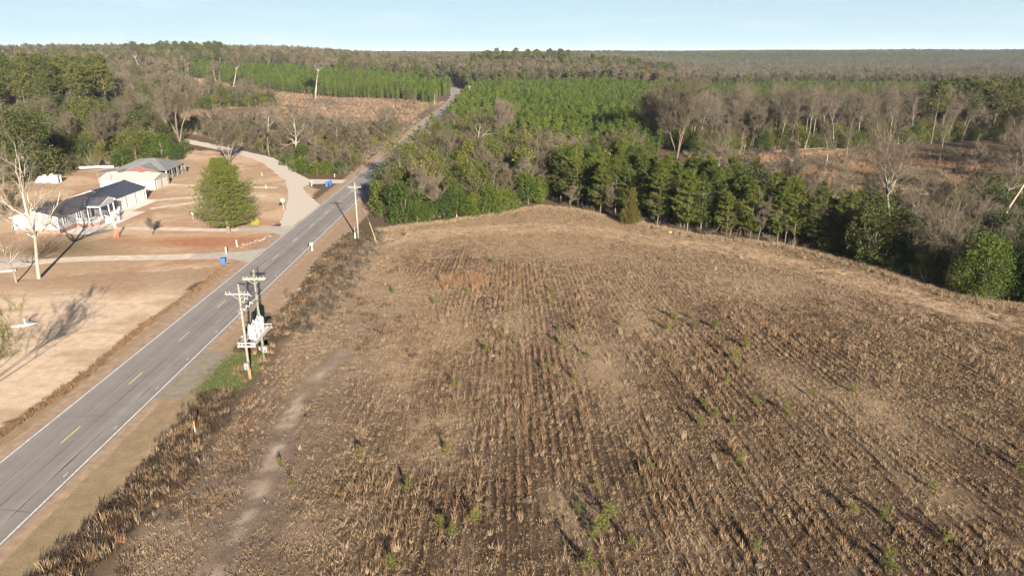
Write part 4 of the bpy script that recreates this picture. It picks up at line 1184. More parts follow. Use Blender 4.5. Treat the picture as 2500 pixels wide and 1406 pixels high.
# orange lattice tripod (small garden windmill)
ox, oy = W(287, 580)
t = thing("garden_windmill", "small orange garden windmill tower on the lawn by the walk", "garden windmill", (ox, oy, 0))
legs = [(-.5,-.4),(.5,-.4),(0,.5)]
for lx, ly in legs: MB().tube((lx,ly,0),(lx*.12,ly*.12,2.2),.035).build("leg", M['orange'], t)
for zz in (.5, 1.0, 1.5):
    k = 1 - .88 * zz / 2.2; mb = MB()
    for i in range(3):
        a_, c_ = legs[i], legs[(i+1) % 3]; k2 = 1 - .88 * (zz-.45) / 2.2
        mb.tube((a_[0]*k, a_[1]*k, zz), (c_[0]*k, c_[1]*k, zz), .03); mb.tube((a_[0]*k, a_[1]*k, zz), (c_[0]*k2, c_[1]*k2, zz-.45), .03)
    mb.build("cross_brace", M['orange'], t)
wh = MB().tube((0,-.25,2.35),(0,.1,2.35),.05).build("hub", M['trim'], t)
for i in range(10):
    a_ = i*math.pi/5; mb = MB(); c_, s_ = math.cos(a_), math.sin(a_)
    mb.beam((.07*c_,-.25,2.35+.07*s_),(.42*c_,-.25,2.35+.42*s_),.12,.02); mb.build("blade", M['trim'], wh)
# white well cover with a hand pump
ox, oy = W(60, 794)
t = thing("well_cover", "low white folded well cover on the sandy lawn", "well cover", (ox, oy, 0), .0)
mb = MB(); mb.add([(-1.35,-.62,.03),(.25,-.55,.03),(1.35,.72,.03),(-.2,.85,.03),(-1.35,-.62,.08),(.25,-.55,.30),(1.35,.72,.09),(-.2,.85,.30)], [(0,3,2,1),(4,5,7),(5,6,7),(0,1,5,4),(1,2,6,5),(2,3,7,6),(3,0,4,7)])
mb.build("cover_plate", M['trim'], t)
pm = MB().tube((0,.2,.1),(0,.2,.95),.08).build("pump_pipe", M['trim'], t)
MB().beam((0,.2,.95),(.5,.5,1.15),.07,.07).build("pump_handle", M['cable'], pm); MB().tube((0,.2,.75),(-.3,0,.6),.05).build("spout", M['galv'], pm)

def rock(name, label, x, y, s, mat='rock', group=None, seed=0):
    rng = np.random.default_rng(seed)
    mb = MB(); n = 9; vs = []
    for k, (zz, rr) in enumerate(((0, .9), (.35, 1.0), (.65, .75), (.85, .3))):
        for i in range(n):
            a_ = 2*math.pi*i/n; q = rr * rng.uniform(.8, 1.15) * s
            vs.append((q*math.cos(a_)*1.2, q*math.sin(a_), zz*s*.8*rng.uniform(.9, 1.1) - .05))
    fs = [(k*n+i, k*n+(i+1) % n, (k+1)*n+(i+1) % n, (k+1)*n+i) for k in range(3) for i in range(n)] + [tuple(3*n+i for i in range(n))]
    mb.add(vs, fs); o = mb.build(name, M[mat], None, (x, y, float(gz(x, y))), rng.uniform(0, 6))
    return tag(o, label, "rock", group)
rock("rock", "lone white rock beside a green seedling in the field", *W(1202, 868), .34, seed=2)
rock("rock", "pale rock in the roadside brush edge behind the twin poles", *W(731, 706), .42, seed=3)
rock("rock", "pale rock at the bottom edge of the field", *W(1852, 1380), .3, seed=4)
for k in range(26):
    a_ = k / 25
    x, y = W(585 + 75 * a_ + random.uniform(-3, 3), 602 - 28 * a_ ** .8 + random.uniform(-2, 8))
    rock("rock", "pale or reddish stones edging the bed by the white post", x, y, random.uniform(.16, .42), 'rock' if k % 3 else 'redrock', "stones edging the bed by the white post", seed=10 + k)
ox, oy = W(1636, 568)
o = rock("yellow_bundle", "small yellow orange bundle on the grass before the pines", ox, oy, .4, 'lineyellow', seed=50); o["category"] = "bundle"
ox, oy = W(12, 663)
tag(MB().box(-1.6, 1.6, -.35, .35, .02, .25).build("white_board", M['trim'], None, (ox, oy, 0), .35), "long white board lying at the left edge of the driveway pad", "board")

# far white buildings on the hill
def far_house(label, px, py, Y, w, dpt, h, roofm, rh=1.6):
    x = (px - 1250) / (FPX * CS + 180) * Y; z = float(gz(x, Y))
    t = thing("far_house", label, "house", (x, Y, z))
    mb = MB(); mb.box(-w/2, w/2, -dpt/2, dpt/2, -1, h); mb.prism([(-w/2, -dpt/2, h), (-w/2, dpt/2, h), (-w/2, 0, h+rh)], (w, 0, 0)); mb.build("wall", M['siding'], t)
    rf = MB()
    for sy in (-dpt/2-.4, dpt/2+.4):
        rf.add([(-w/2-.4,0,h+rh+.25),(-w/2-.4,sy,h),(w/2+.4,sy,h),(w/2+.4,0,h+rh+.25),(-w/2-.4,0,h+rh+.05),(-w/2-.4,sy,h-.2),(w/2+.4,sy,h-.2),(w/2+.4,0,h+rh+.05)],
               [(0,1,2,3),(4,7,6,5),(0,4,5,1),(1,5,6,2),(2,6,7,3),(3,7,4,0)])
    rf.build("roof", roofm, t)
    for k in range(int(w // 4)):
        xx = -w/2 + 2 + k * 4
        B("window", M['glass'], t, xx-.6, xx+.6, -dpt/2-.04, -dpt/2+.02, 1.1, 2.3)
far_house("white trailer on the far left hill beside a tall pine", 541, 163, 765, 12, 5, 3.4, M['metalwhite'])
far_house("pale low house among bare trees left of the far white trailer", 437, 160, 800, 10, 6, 3.0, M['metalwhite'])
far_house("low white roofed house among woods at the far left", 222, 156, 720, 12, 6, 2.8, M['metalwhite'])

# ------------------------------------------------------------------ vegetation: plant kinds
BARE_UP = [bare_tree(100+i, 19, spread=.32, trunk_r=.17, clear=.35, nlimb=11, barkm='greybark', up=.75, levels=3, twl=1.0, tww=.03, ntw=3) for i in range(4)]
BARE_BROAD = [bare_tree(120+i, 14, spread=.8, trunk_r=.22, clear=.22, nlimb=12, up=.55, levels=3, twl=1.0, tww=.032, ntw=4, wig=.22) for i in range(3)]
BARE_SMALL = [bare_tree(140+i, 9, spread=.6, trunk_r=.13, clear=.15, nlimb=9, up=.6, levels=2, twl=1.1, tww=.034, ntw=16) for i in range(4)]
PLANT = [pine(200+i, 9.5, 1.5, base=.12, ncl=190, n=8, L=.42, wd=.12, lump=.35) for i in range(7)]
EDGE = [pine(220+i, 11.8, 2.3, base=.17, ncl=380, n=13, L=.50, wd=.085, mat='edgepine', lump=.4, power=.7) for i in range(7)]
OLDP = [pine(240+i, 24, 4.6, base=.50, ncl=300, n=12, L=.95, wd=.22, mat='oldpine', lump=.4, tr=.3, power=.6) for i in range(4)]
BUSH = [blobs(300+i, 5.0, 2.7, nb=18, nl=3400, leaf=.24, mat='bush', z0=.08) for i in range(4)]
OLIVE = [blobs(320+i, 6.5, 3.0, nb=18, nl=2600, leaf=.24, mat='olive', z0=.1, shell=.5) for i in range(3)]
DARKB = [blobs(340+i, 9.0, 4.2, nb=22, nl=5200, leaf=.30, mat='dark', z0=.08) for i in range(3)]
jPLANT = [joined("plantation_pine", p) for p in PLANT]
SCRUB = [brushm(400+i, 2.2, 1.5, 240, .035, 'brush') for i in range(4)]
SCRUBG = [brushm(410+i, 2.4, 1.6, 260, .05, 'olive') for i in range(3)]
FARP = [joined("far_pine", pine(500+i, 15, 3.2, base=.35, ncl=60, n=7, L=1.3, wd=.62, mat='oldpine', tr=.25)) for i in range(4)]
FARB = [joined("far_bare", bare_tree(520+i, 15, spread=.5, trunk_r=.2, clear=.25, nlimb=9, up=.7, levels=2, twl=1.7, tww=.10, ntw=7)) for i in range(4)]
FARD = [joined("far_green", blobs(540+i, 10, 5, nb=14, nl=700, leaf=.95, mat='dark', z0=.1)) for i in range(3)]

def place(name, pairs, x, y, s, label, cat="tree", group=None, rz=None, k=None, sz=None, lean=(0, 0), parts=("trunk", "crown")):
    pr = pairs[random.randrange(len(pairs)) if k is None else k % len(pairs)]
    if abs(x) > .69 * y + 30 and not (group or '').startswith('evergreens beyond'): return None
    z = float(gz(x, y))
    if isinstance(pr, bpy.types.Mesh):
        o = link(name, pr, None, (x, y, z))
    else:
        o = link(name, None, None, (x, y, z))
        for nm, me in zip(parts, pr):
            link(nm, me, o)
    o.rotation_euler = (lean[0], lean[1], random.uniform(0, 6.28) if rz is None else rz)
    o.scale = (s, s, s if sz is None else sz)
    return tag(o, label, cat, group)

def stand(P, sp, jit=.45, seed=0, cond=None):
    rng = np.random.default_rng(seed)
    P = np.asarray(P); x0, y0 = P.min(0); x1, y1 = P.max(0)
    X, Y = np.meshgrid(np.arange(x0, x1, sp), np.arange(y0, y1, sp))
    X = X.ravel() + rng.uniform(-jit, jit, X.size) * sp; Y = Y.ravel() + rng.uniform(-jit, jit, Y.size) * sp
    k = inpoly(P, X, Y)
    if cond is not None: k &= cond(X, Y)
    return X[k], Y[k]

def visible(X, Y, m=30):
    return (np.abs(X) < 0.72 * Y + 9 + m)

# ---- pine plantations: rows of young pines
PC = np.array([(-31, 325), (-33, 420), (-34, 560), (-34, 600), (0, 640), (80, 660), (150, 650), (112, 500), (60, 275), (48, 244), (20, 236), (-8, 252), (-12, 290)])
PR = np.array([(70, 330), (150, 650), (300, 740), (600, 740), (560, 430), (260, 330), (190, 345)])
PL = np.array([(-56, 505), (-85, 546), (-128, 551), (-200, 602), (-300, 702), (-353, 760), (-400, 800), (-300, 765), (-150, 730), (-62, 690), (-55, 650), (-52, 620)])
px_, py_ = [], []
for P_, sd in ((PC, 1), (PR, 2), (PL, 3)):
    x, y = stand(P_, 3.15, .33, sd)
    q = vnoise(x / 26, y / 26, 77) > .10
    px_.append(x[q]); py_.append(y[q])
px_ = np.concatenate(px_); py_ = np.concatenate(py_)
q = visible(px_, py_, 20); px_, py_ = px_[q], py_[q]
q = np.argsort(np.hypot(px_, py_)); px_, py_ = px_[q], py_[q]
sz_ = RNG.uniform(.62, 1.2, len(px_)) * (0.92 + .2 * fbm(px_, py_, 60, 3))
NI = 290
for i in range(NI):
    place("plantation_pine", jPLANT, px_[i], py_[i], sz_[i], "young bright green pine in the closed rows of the plantation", "pine tree", "young pines of the plantation")
scatter("plantation_pines", "dense rows of young bright green pines farther off", jPLANT, px_[NI:], py_[NI:], sz_[NI:], "pine trees")

# ---- pines along the edge of the field
front = [W(1360,503), W(1400,514), W(1480,526), W(1600,552), W(1700,574), W(1800,588), W(1900,598), W(2010,616), W(2085,640)]
back = [W(2090,598), W(1990,560), W(1880,528), W(1770,510), W(1640,480), W(1560,440), W(1440,428), W(1380,450)]
x, y = stand(front + back, 3.5, .42, 5)
q = np.argsort(y); x, y = x[q], y[q]
for i in range(len(x)):
    if (x[i] - 28.3) ** 2 + (y[i] - 147.5) ** 2 < 9: continue
    fr = dist_line(front, np.array([x[i]]), np.array([y[i]]))[0]
    s = random.uniform(.55, 1.15)
    place("edge_pine", EDGE, x[i], y[i], s * .95, "young pine with bare lower trunk in the belt at the far edge of the field" if fr < 3 else "young pine standing deeper in the belt behind the field", "pine tree",
          "pines along the front of the field belt" if fr < 3 else "pines inside the field belt", lean=(random.uniform(-.04, .04), random.uniform(-.04, .04)))
CED = blobs(600, 8.6, 2.7, nb=44, nl=7500, leaf=.20, mat='cedar', z0=.04, conic=.85)
place("cedar_tree", [CED], *W(1540, 546), 1.0, "golden brown conical cedar standing in front of the field edge pines", "cedar tree")
x, y = stand(front[1:] + back[:-1], 2.6, .5, 6); scatter("belt_scrub", "brown scrub and needles under the pine belt", SCRUB, x, y, RNG.uniform(.4, .9, len(x)), "scrub")
# single light pines among the thicket
for (x, y, s, sz, lb) in ((-30, 271, 1.5, 1.35, "tall light green pine leaning over the road at the right"), (-30.5, 238, 1.05, .95, "shorter light green pine at the road in front of the taller one"),
        (W(1440, 400)[0], 216, 1.35, 1.25, "olive green pine rising from the middle thicket, left of a twin"), (W(1515, 400)[0], 218, 1.6, 1.3, "broad olive green pine rising from the middle thicket, right of a twin")):
    place("roadside_pine" if x < 0 else "thicket_pine", [EDGE[2], EDGE[5], PLANT[1]], x, y, s, lb, "pine tree", sz=sz)
# big yard pine
YP = pine(610, 14.9, 6.1, base=.09, ncl=5200, n=13, L=.34, wd=.05, mat='yardpine', tr=.42, cone=True, lump=.2)
o = place("yard_pine", [YP], -57.1, 138.2, 1.0, "big full bright green pine in the front yard by the road", "pine tree", rz=.4)
YS = blobs(611, 1.5, 1.15, nb=12, nl=1500, leaf=.13, mat='yelbush', z0=.1)
place("yellow_shrub", [YS], *W(625, 549), .75, "small round yellow green shrub right of the big yard pine", "shrub")

# ---- green masses and olive shrubs at the front of the thicket
def bushes(pts, kinds, label, group, base=5.0):
    for (px, py, h) in pts:
        x, y = W(px, py); h = h * 1.2
        place("evergreen_bush", kinds, x, y, h / base * random.uniform(.9, 1.1), label, "bush", group, sz=h / base, parts=("stem", "foliage"))
bushes([(992,540,7.0),(1020,545,3.6),(1050,540,3.4),(1085,535,4.6),(1115,530,5.4),(1150,528,4.0),(1180,522,5.2),(1215,520,4.4),(1240,514,3.8),(1290,500,6.2),(1312,497,3.2)], BUSH,
       "yellow green leafy bush at the near edge of the thicket by the field", "leafy bushes at the near edge of the thicket")
for (px, py, h, lb) in ((1285, 470, 11.5, "tall yellow green leafy tree at the right end of the thicket"), (1105, 452, 9.0, "ivy covered dark green tree behind the pale forked tree"),
        (1170, 470, 8.5, "narrow yellow green tree in the middle of the thicket")):
    x, y = W(px, py); place("leafy_tree", BUSH, x, y, h / 5.6, lb, "tree", sz=h / 5.0)
AT = np.array([(-30.5, 153), (-25, 149), (-12, 153), (5, 170), (14, 176), (26, 178), (34, 205), (44, 238), (20, 233), (-8, 250), (-12, 290), (-29, 322), (-31, 240)])
for (x, y, q, lb) in ((-28.5, 189, 2.1, "tall olive tree at the thicket edge whose shadow crosses the road"), (-27.5, 180, 1.8, "olive tree at the roadside end of the thicket"), (-27.8, 199, 1.95, "second tall olive tree shading the road"), (-25.5, 170, 1.5, "lower olive tree at the left front of the thicket")):
    place("olive_tree", OLIVE, x, y, q * .8, lb, "tree", sz=q)
x, y = stand(AT, 5.6, .45, 9)
q = y > 160
for i in range(len(x)):
    r_ = random.random()
    if r_ < .26:
        if r_ < .13: place("thicket_tree", BARE_SMALL, x[i], y[i], random.uniform(.85, 1.25), "leafless grey brown tree crowded in the thicket between road and plantation", "tree", "bare trees of the middle thicket")
        else: place("thicket_tree", BARE_BROAD, x[i], y[i], random.uniform(.55, .85), "leafless grey brown tree crowded in the thicket between road and plantation", "tree", "bare trees of the middle thicket")
    elif r_ < .86: place("olive_shrub", OLIVE + BUSH[:2], x[i], y[i], random.uniform(1.1, 1.85), "olive brown half leafy tree crowded in the middle thicket", "tree", "olive half leafy trees of the middle thicket")
    else: place("dark_shrub", DARKB, x[i], y[i], random.uniform(.5, .8), "dark evergreen tree crowded in the middle thicket", "tree", "dark evergreens of the middle thicket")
x, y = stand(AT, 2.2, .5, 10); scatter("thicket_scrub", "tangled brown and olive scrub under the thicket trees", SCRUB + SCRUBG, x, y, RNG.uniform(.7, 1.6, len(x)), "scrub")
HERO = {
 'fork': bare_tree(700, 12, spread=.55, trunk_r=.30, clear=.15, nlimb=9, up=.7, levels=3, forks=2, barkm='white', ntw=5),
 'pinkhw': bare_tree(701, 25, spread=.36, trunk_r=.24, clear=.12, nlimb=13, up=.95, forks=3, levels=3, ntw=7, twl=1.5, barkm='twig'),
 'syc': bare_tree(702, 31, spread=.45, trunk_r=.42, clear=.22, nlimb=18, up=1.15, levels=3, ntw=4, twl=1.5, tww=.035, wig=.24, barkm='greybark'),
 'syc2': bare_tree(703, 25, spread=.7, trunk_r=.42, clear=.4, nlimb=12, up=.5, levels=3, ntw=5, twl=1.4, wig=.24, barkm='white', lean=(.13, 0)),
 'yard': bare_tree(704, 20, spread=.85, trunk_r=.31, clear=.14, nlimb=15, up=.5, arch=True, levels=3, ntw=2, twl=1.0, tww=.022, wig=.2, barkm='white'),
 'pecan': bare_tree(705, 15, spread=1.0, trunk_r=.42, clear=.12, nlimb=13, up=.45, arch=True, levels=3, ntw=5, twl=1.2, wig=.3, barkm='bark'),
 'fan': bare_tree(706, 18, spread=.45, trunk_r=.34, clear=.2, nlimb=10, up=.85, levels=3, forks=3, ntw=6, twl=1.2),
 'white': bare_tree(707, 31, spread=.5, trunk_r=.55, clear=.4, nlimb=14, up=.7, levels=3, ntw=4, twl=2.0, tww=.06, wig=.24, barkm='white'),
}
for (k, x, y, s, rz, cat, lb) in (
    ('fork', *W(1108, 428), 1.0, .3, "tree", "pale forked leafless tree with white trunks in the thicket"),
    ('pecan', *W(1160, 395), .95, 1.3, "tree", "wide leafless tree with silvery fan of branches above the thicket"),
    ('fan', *W(1225, 372), .95, 2.1, "tree", "tall grey leafless tree in front of the pine plantation"),
    ('pinkhw', *W(1652, 392), 1.0, .2, "tree", "tall pinkish grey leafless hardwood with dense crown left of the clearing"),
    ('pinkhw', *W(1590, 372), .8, 2.6, "tree", "shadier leafless hardwood just left of the pinkish one"),
    ('syc', *W(2150, 610, -7), 1.0, 1.1, "sycamore", "huge pale sycamore rising over the thicket right of the pine belt"),
    ('syc2', *W(2440, 532, -3), 1.0, 0.0, "sycamore", "leaning white sycamore at the right edge of the picture"),
    ('yard', *W(95, 680), 1.0, 2.2, "sycamore", "white leafless sycamore on the lawn in front of the house"),
    ('pecan', *W(722, 388), 1.0, 0.0, "tree", "spreading leafless tree with arching pale limbs in the left roadside brush"),
    ('pecan', *W(655, 350), .85, 2.0, "tree", "second spreading leafless tree behind the arching one"),
    ('fan', *W(440, 352), 1.15, .5, "tree", "tan leafless tree with three steep trunks where the gravel road vanishes"),
    ('pecan', *W(345, 345), 1.1, 4.0, "tree", "broad grey leafless tree behind the storage building"),
    ('fan', *W(560, 402), .62, 1.0, "tree", "low dense leafless tree at the gravel bend above the yard pine"),
    ('white', *W(770, 249), 1.02, 1.0, "sycamore", "lone tall white tree in front of the left plantation, nearest of three"),
    ('white', *W(571, 237), .88, 2.8, "sycamore", "tall white tree at the middle of the left plantation edge"),
    ('white', *W(354, 222), .98, 4.4, "sycamore", "tall forked white tree left of the left plantation"),
    ('pecan', *W(1010, 268), .6, 3.0, "tree", "leafless grey tree at the end of the left plantation by the road"),
):
    place("sycamore" if cat == "sycamore" else "bare_tree", [HERO[k]], x, y, s, lb, cat, rz=rz)
o = place("vine_column", [BUSH[0]], *W(1098, 432), .75, "column of green ivy on the pale forked tree", "vine", sz=1.6, parts=("stem", "foliage"))

# ---- right clearing, woods behind it
x, y = stand(RCLEAR, 1.15, .5, 14, lambda X, Y: fbm(X, Y, 14, 66) > .50)
SEDGE = [tuft(800+i, 26, 1.15, .28, .05, 'sedge', .28) for i in range(4)]
STRAW = [tuft(810+i, 22, .62, .3, .045, 'straw', .5) for i in range(4)]
scatter("clearing_broomsedge", "orange tan broomsedge clumps in the right clearing", SEDGE + STRAW[:2], x, y, RNG.uniform(.6, 1.35, len(x)), "broomsedge")
x, y = stand(RCLEAR, 2.6, .5, 15, lambda X, Y: fbm(X, Y, 14, 66) < .56)
scatter("clearing_scrub", "low brown scrub in the right clearing", SCRUB, x, y, RNG.uniform(.35, .9, len(x)), "scrub")
for i, (px, py, h) in enumerate(((1720,420,9),(1775,400,8),(1850,395,7),(1930,420,12),(2010,440,10),(2060,410,9),(1975,470,9),(2120,480,11),(2225,415,9),(2330,470,8),(2380,430,12),(2290,400,10))):
    x, y = W(px, py); place("bare_sapling", BARE_SMALL + BARE_UP[:1], x, y, h / 12, "thin leafless sapling standing in the right clearing", "sapling", "thin saplings in the right clearing")
for i, (ax, ay, bx2, by2) in enumerate(((1890,372,2010,364),(1960,378,2080,368),(2040,366,2130,372),(1800,392,1860,380),(2250,375,2400,392))):
    a = W(ax, ay); b_ = W(bx2, by2); mb = MB(); mb.tube((0,0,.3), (b_[0]-a[0], b_[1]-a[1], .35), .18, .10, 8)
    for q in range(4):
        t_ = .3 + q * .17; mb.tube(((b_[0]-a[0])*t_, (b_[1]-a[1])*t_, .35), ((b_[0]-a[0])*t_+random.uniform(-1,1), (b_[1]-a[1])*t_+random.uniform(-1,1), 1.2), .06, .02, 5)
    tag(mb.build("fallen_log", M['oldwood'], None, (a[0], a[1], 0)), "bleached fallen log at the back of the right clearing", "log", "fallen logs at the back of the right clearing")
WC = np.array([(62, 262), (66, 250), (80, 262), (130, 272), (170, 285), (205, 300), (230, 330), (190, 345), (120, 325), (70, 325), (50, 285)])
x, y = stand(WC, 5.5, .45, 16)
for i in range(len(x)):
    place("slim_bare_tree", BARE_UP, x[i], y[i], random.uniform(.75, 1.12), "tall slim leafless tree in the wood behind the right clearing", "tree", "slim bare trees behind the right clearing")
x, y = stand(WC, 3.0, .5, 17); scatter("wood_undergrowth", "olive and brown undergrowth in the wood behind the clearing", SCRUB + SCRUBG + [joined("olive_low", OLIVE[0])], x, y, RNG.uniform(.7, 1.5, len(x)), "undergrowth")
# tall dark pines at the right
place("tall_pine", OLDP, 166, 283, 1.02, "tall pine with long bare trunk catching sun at the right of the clearing", "pine tree", k=0)
x, y = stand([(176, 292), (240, 300), (280, 350), (262, 380), (200, 350), (180, 320)], 7.5, .4, 18)
for i in range(len(x)): place("tall_pine", OLDP, x[i], y[i], random.uniform(.8, .98), "tall dark pine in the shaded clump right of the sunlit pine", "pine tree", "dark pines right of the clearing")
x, y = stand([(143, 205), (172, 230), (205, 290), (270, 330), (260, 230), (190, 190)], 6, .45, 19)
for i in range(len(x)): place("bare_tree", BARE_UP + BARE_BROAD, x[i], y[i], random.uniform(.6, .95), "leafless tree among brush at the far right", "tree", "bare trees at the far right")
# thicket under the big sycamore and bushes at the field corner
TF = np.array([W(2085,636), W(2130,648), W(2210,676), W(2300,706), W(2400,728), W(2520,742), (95, 90), (118, 96), (140, 128), (150, 184), (105, 174), (80, 178), (60, 186), (47, 172), (52, 140)])
x, y = stand(TF, 5.2, .45, 20)
for i in range(len(x)):
    r_ = random.random()
    if y[i] - .9 * (x[i] - 66) < 100 and r_ < .5: continue
    if r_ < .36: place("tangled_tree", BARE_SMALL + BARE_BROAD, x[i], y[i], random.uniform(.7, 1.05), "leafless tangled tree in the dark thicket at the field corner", "tree", "tangled bare trees at the field corner")
    elif r_ < .62: place("olive_shrub", OLIVE, x[i], y[i], random.uniform(.8, 1.4), "half leafy olive tree in the dark thicket at the field corner", "tree", "olive trees at the field corner")
    else: place("dark_shrub", DARKB, x[i], y[i], random.uniform(.8, 1.25), "dark evergreen in the thicket at the field corner", "tree", "dark evergreens at the field corner")
x, y = stand(TF, 2.0, .5, 21); scatter("corner_scrub", "dark tangled scrub at the field corner", SCRUB + SCRUBG[:1], x, y, RNG.uniform(.6, 1.3, len(x)), "scrub")
BIGB = blobs(620, 9.2, 4.6, nb=52, nl=11000, leaf=.25, mat='bush', z0=.06, shell=.45)
place("evergreen_tree", [BIGB], *W(2395, 722), 1.0, "large round yellow green tree at the right end of the field edge", "tree")
place("evergreen_tree", [BIGB], *W(2490, 715), .85, "smaller round green tree cut by the right picture edge", "tree")
place("evergreen_tree", [DARKB[1]], *W(2410, 560), .8, "dark evergreen behind the large round tree at the field corner", "tree")
for (px, py, h, lb) in ((1392, 512, 5.0, "low leafless sapling at the left end of the pine belt"), (1500, 530, 6.0, "leafless sapling between the cedar and the left belt pines"), (1780, 578, 6.0, "leafless sapling in the middle of the pine belt front"), (1850, 588, 7.5, "taller leafless sapling right of the pine belt middle"), (2105, 632, 8.0, "slim pale leafless sapling at the edge between pine belt and dark thicket"), (1915, 598, 6.5, "thin leafless sapling leaning before the pine belt"), (1660, 556, 7, "thin bare trunk in front of the pine belt")):
    x, y = W(px, py); place("bare_sapling", [BARE_SMALL[1]], x, y, h / 9, lb, "sapling")
jSMALL = [joined("small_bare", p) for p in BARE_SMALL]; jOLIVE = [joined("small_olive", p) for p in OLIVE]; jBUSH = [joined("small_bush", p) for p in BUSH[:2]]
for nm, P_, sp, sd, s0, s1, lb in (("thicket_understory", AT, 3.3, 61, .5, 1.0, "small leafless and olive trees filling the middle thicket"), ("wood_understory", WC, 3.4, 62, .8, 1.5, "small leafless and olive trees filling the wood behind the clearing"),
        ("corner_understory", TF, 3.2, 63, .45, .95, "small leafless and olive trees filling the corner thicket")):
    x, y = stand(P_, sp, .5, sd)
    scatter(nm, lb, jSMALL[:2] + jOLIVE + jOLIVE[:1] + jBUSH, x, y, RNG.uniform(s0, s1, len(x)), "understory")
for i, (px, py, q, lb) in enumerate(((2330, 668, .95, "dark evergreen left of the large round corner tree"), (2245, 630, .85, "dark evergreen in the middle of the shaded corner thicket"), (2455, 640, 1.1, "dark evergreen rising behind the large round corner tree"),
        (2360, 590, 1.0, "dark evergreen deep in the shaded corner thicket"), (2180, 628, .75, "dark evergreen at the foot of the huge sycamore"), (2290, 590, .9, "dark evergreen between the huge sycamore and the corner tree"))):
    x, y = W(px, py, -5); place("evergreen_tree", DARKB, x, y, q, lb, "tree", k=i)
# the trees beyond the right edge of the picture that shade the corner
for (x, y) in ((92, 92), (101, 88), (109, 82), (118, 77), (127, 70), (98, 97), (113, 94), (136, 66), (122, 86), (106, 101)):
    place("evergreen_tree", DARKB, x, y, random.uniform(1.5, 1.9), "tall dark evergreen on the field edge beyond the right side of the picture", "tree", "evergreens beyond the right side of the picture")

# ---- left: brush between gravel road and paved road, left clearing
HI = np.array([W(870,402), W(850,424), W(800,426), W(745,420), W(700,402), W(668,384), W(600,362), W(520,346), W(450,322), (-170, 330), (-125, 345), (-95, 340), (-70, 320), (-52, 345), (-50, 300), (-50.5, 250)])
x, y = stand(HI, 6.2, .45, 24)
for i in range(len(x)):
    r_ = random.random()
    lb = "in the roadside brush left of the paved road"
    if r_ < .5: place("bare_tree", BARE_SMALL + BARE_BROAD[:1], x[i], y[i], random.uniform(.5, .85), "low leafless tree " + lb, "tree", "low bare trees left of the road")
    elif r_ < .82: place("olive_shrub", OLIVE, x[i], y[i], random.uniform(.4, .75), "olive half leafy shrub " + lb, "shrub", "olive shrubs left of the road")
    else: place("dark_shrub", DARKB, x[i], y[i], random.uniform(.3, .5), "dark evergreen shrub " + lb, "shrub", "dark shrubs left of the road")
x, y = stand(HI, 1.9, .5, 25); scatter("roadside_scrub", "brown and olive scrub left of the paved road", SCRUB + SCRUB + SCRUBG, x, y, RNG.uniform(.5, 1.3, len(x)), "scrub")
bushes([(722,420,3.4),(745,424,3.8),(775,428,3.2),(800,428,3.6),(828,424,3.0),(850,418,2.8),(700,405,3.4),(745,405,5.5),(815,412,5.2)], BUSH + OLIVE[:1], "green bush at the gravel road corner left of the paved road", "green bushes at the gravel road corner")
x, y = stand(LCLEAR, 2.3, .5, 26, lambda X, Y: (fbm(X, Y, 22, 67) > .40))
scatter("left_clearing_grass", "pinkish tan dry grass in the left clearing", SEDGE + STRAW + STRAW, x, y, RNG.uniform(.8, 1.7, len(x)), "dry grass")
x, y = stand(LCLEAR, 4.2, .5, 27, lambda X, Y: (fbm(X, Y, 30, 68) < .55))
scatter("left_clearing_scrub", "low brown scrub in the left clearing", SCRUB, x, y, RNG.uniform(.4, 1.0, len(x)), "scrub")
# strip of red brown grass along the left road edge
x, y = stand([(-52, 215), (-47.6, 205), (-47.4, 470), (-51, 470)], .9, .5, 28, lambda X, Y: fbm(X, Y, 6, 69) > .42); scatter("verge_broomsedge", "reddish broomsedge along the left road edge", [SEDGE[0], STRAW[1], STRAW[0], SCRUB[1]], x, y, RNG.uniform(.6, 1.3, len(x)), "broomsedge")

# ---- left woods behind the house
big = [(66, 436, 19, 11, "huge dark evergreen left of the tiny white shed"), (238, 372, 19, 8, "tall dark evergreen behind the cream wall"), (20, 395, 12, 7, "dark evergreen at the left picture edge"),
       (285, 335, 13, 6, "dark evergreen above the storage building"), (160, 330, 12, 6, "dark evergreen between two huge ones"), (205, 300, 14, 6.5, "dark leafy tree on the left slope")]
DK = [blobs(640+i, 16, 8.5, nb=46, nl=15000, leaf=.42, mat='dark', z0=.05, shell=.8) for i in range(2)]
for i, (px, py, h, r, lb) in enumerate(big):
    x, y = W(px, py); place("evergreen_tree", DK, x, y, r / 8.5, lb, "tree", k=i, sz=h / 16)
x, y = stand([(-345, 380), (-190, 300), (-190, 345), (-260, 470), (-420, 520)], 12, .42, 30)
for i in range(len(x)): place("tall_pine", OLDP, x[i], y[i], random.uniform(.85, 1.12), "tall pine on the slope at the far left", "pine tree", "tall pines on the left slope")
for (px, py, s, lb) in ((12, 330, 1.0, "dark tall pine cut by the left picture edge"), (100, 300, 1.05, "tall yellow green pine high on the left side"), (55, 310, .95, "tall pine between the left edge and the yellow green one"), (160, 275, 1.0, "tall pine with round crown above the left woods")):
    x, y = W(px, py); place("tall_pine", OLDP, x, y, s, lb, "pine tree")
WL = np.array([W(0,430), W(180,418), W(300,400), W(400,372), W(450,345), W(440,330), (-170, 336), (-180, 400), (-150, 470), (-230, 560), (-330, 640), (-470, 700), (-420, 500), (-330, 400), (-300, 300), (-210, 225)])
x, y = stand(WL, 11, .45, 31, lambda X, Y: visible(X, Y, 15) & (Y < 520))
q = np.argsort(y); x, y = x[q], y[q]
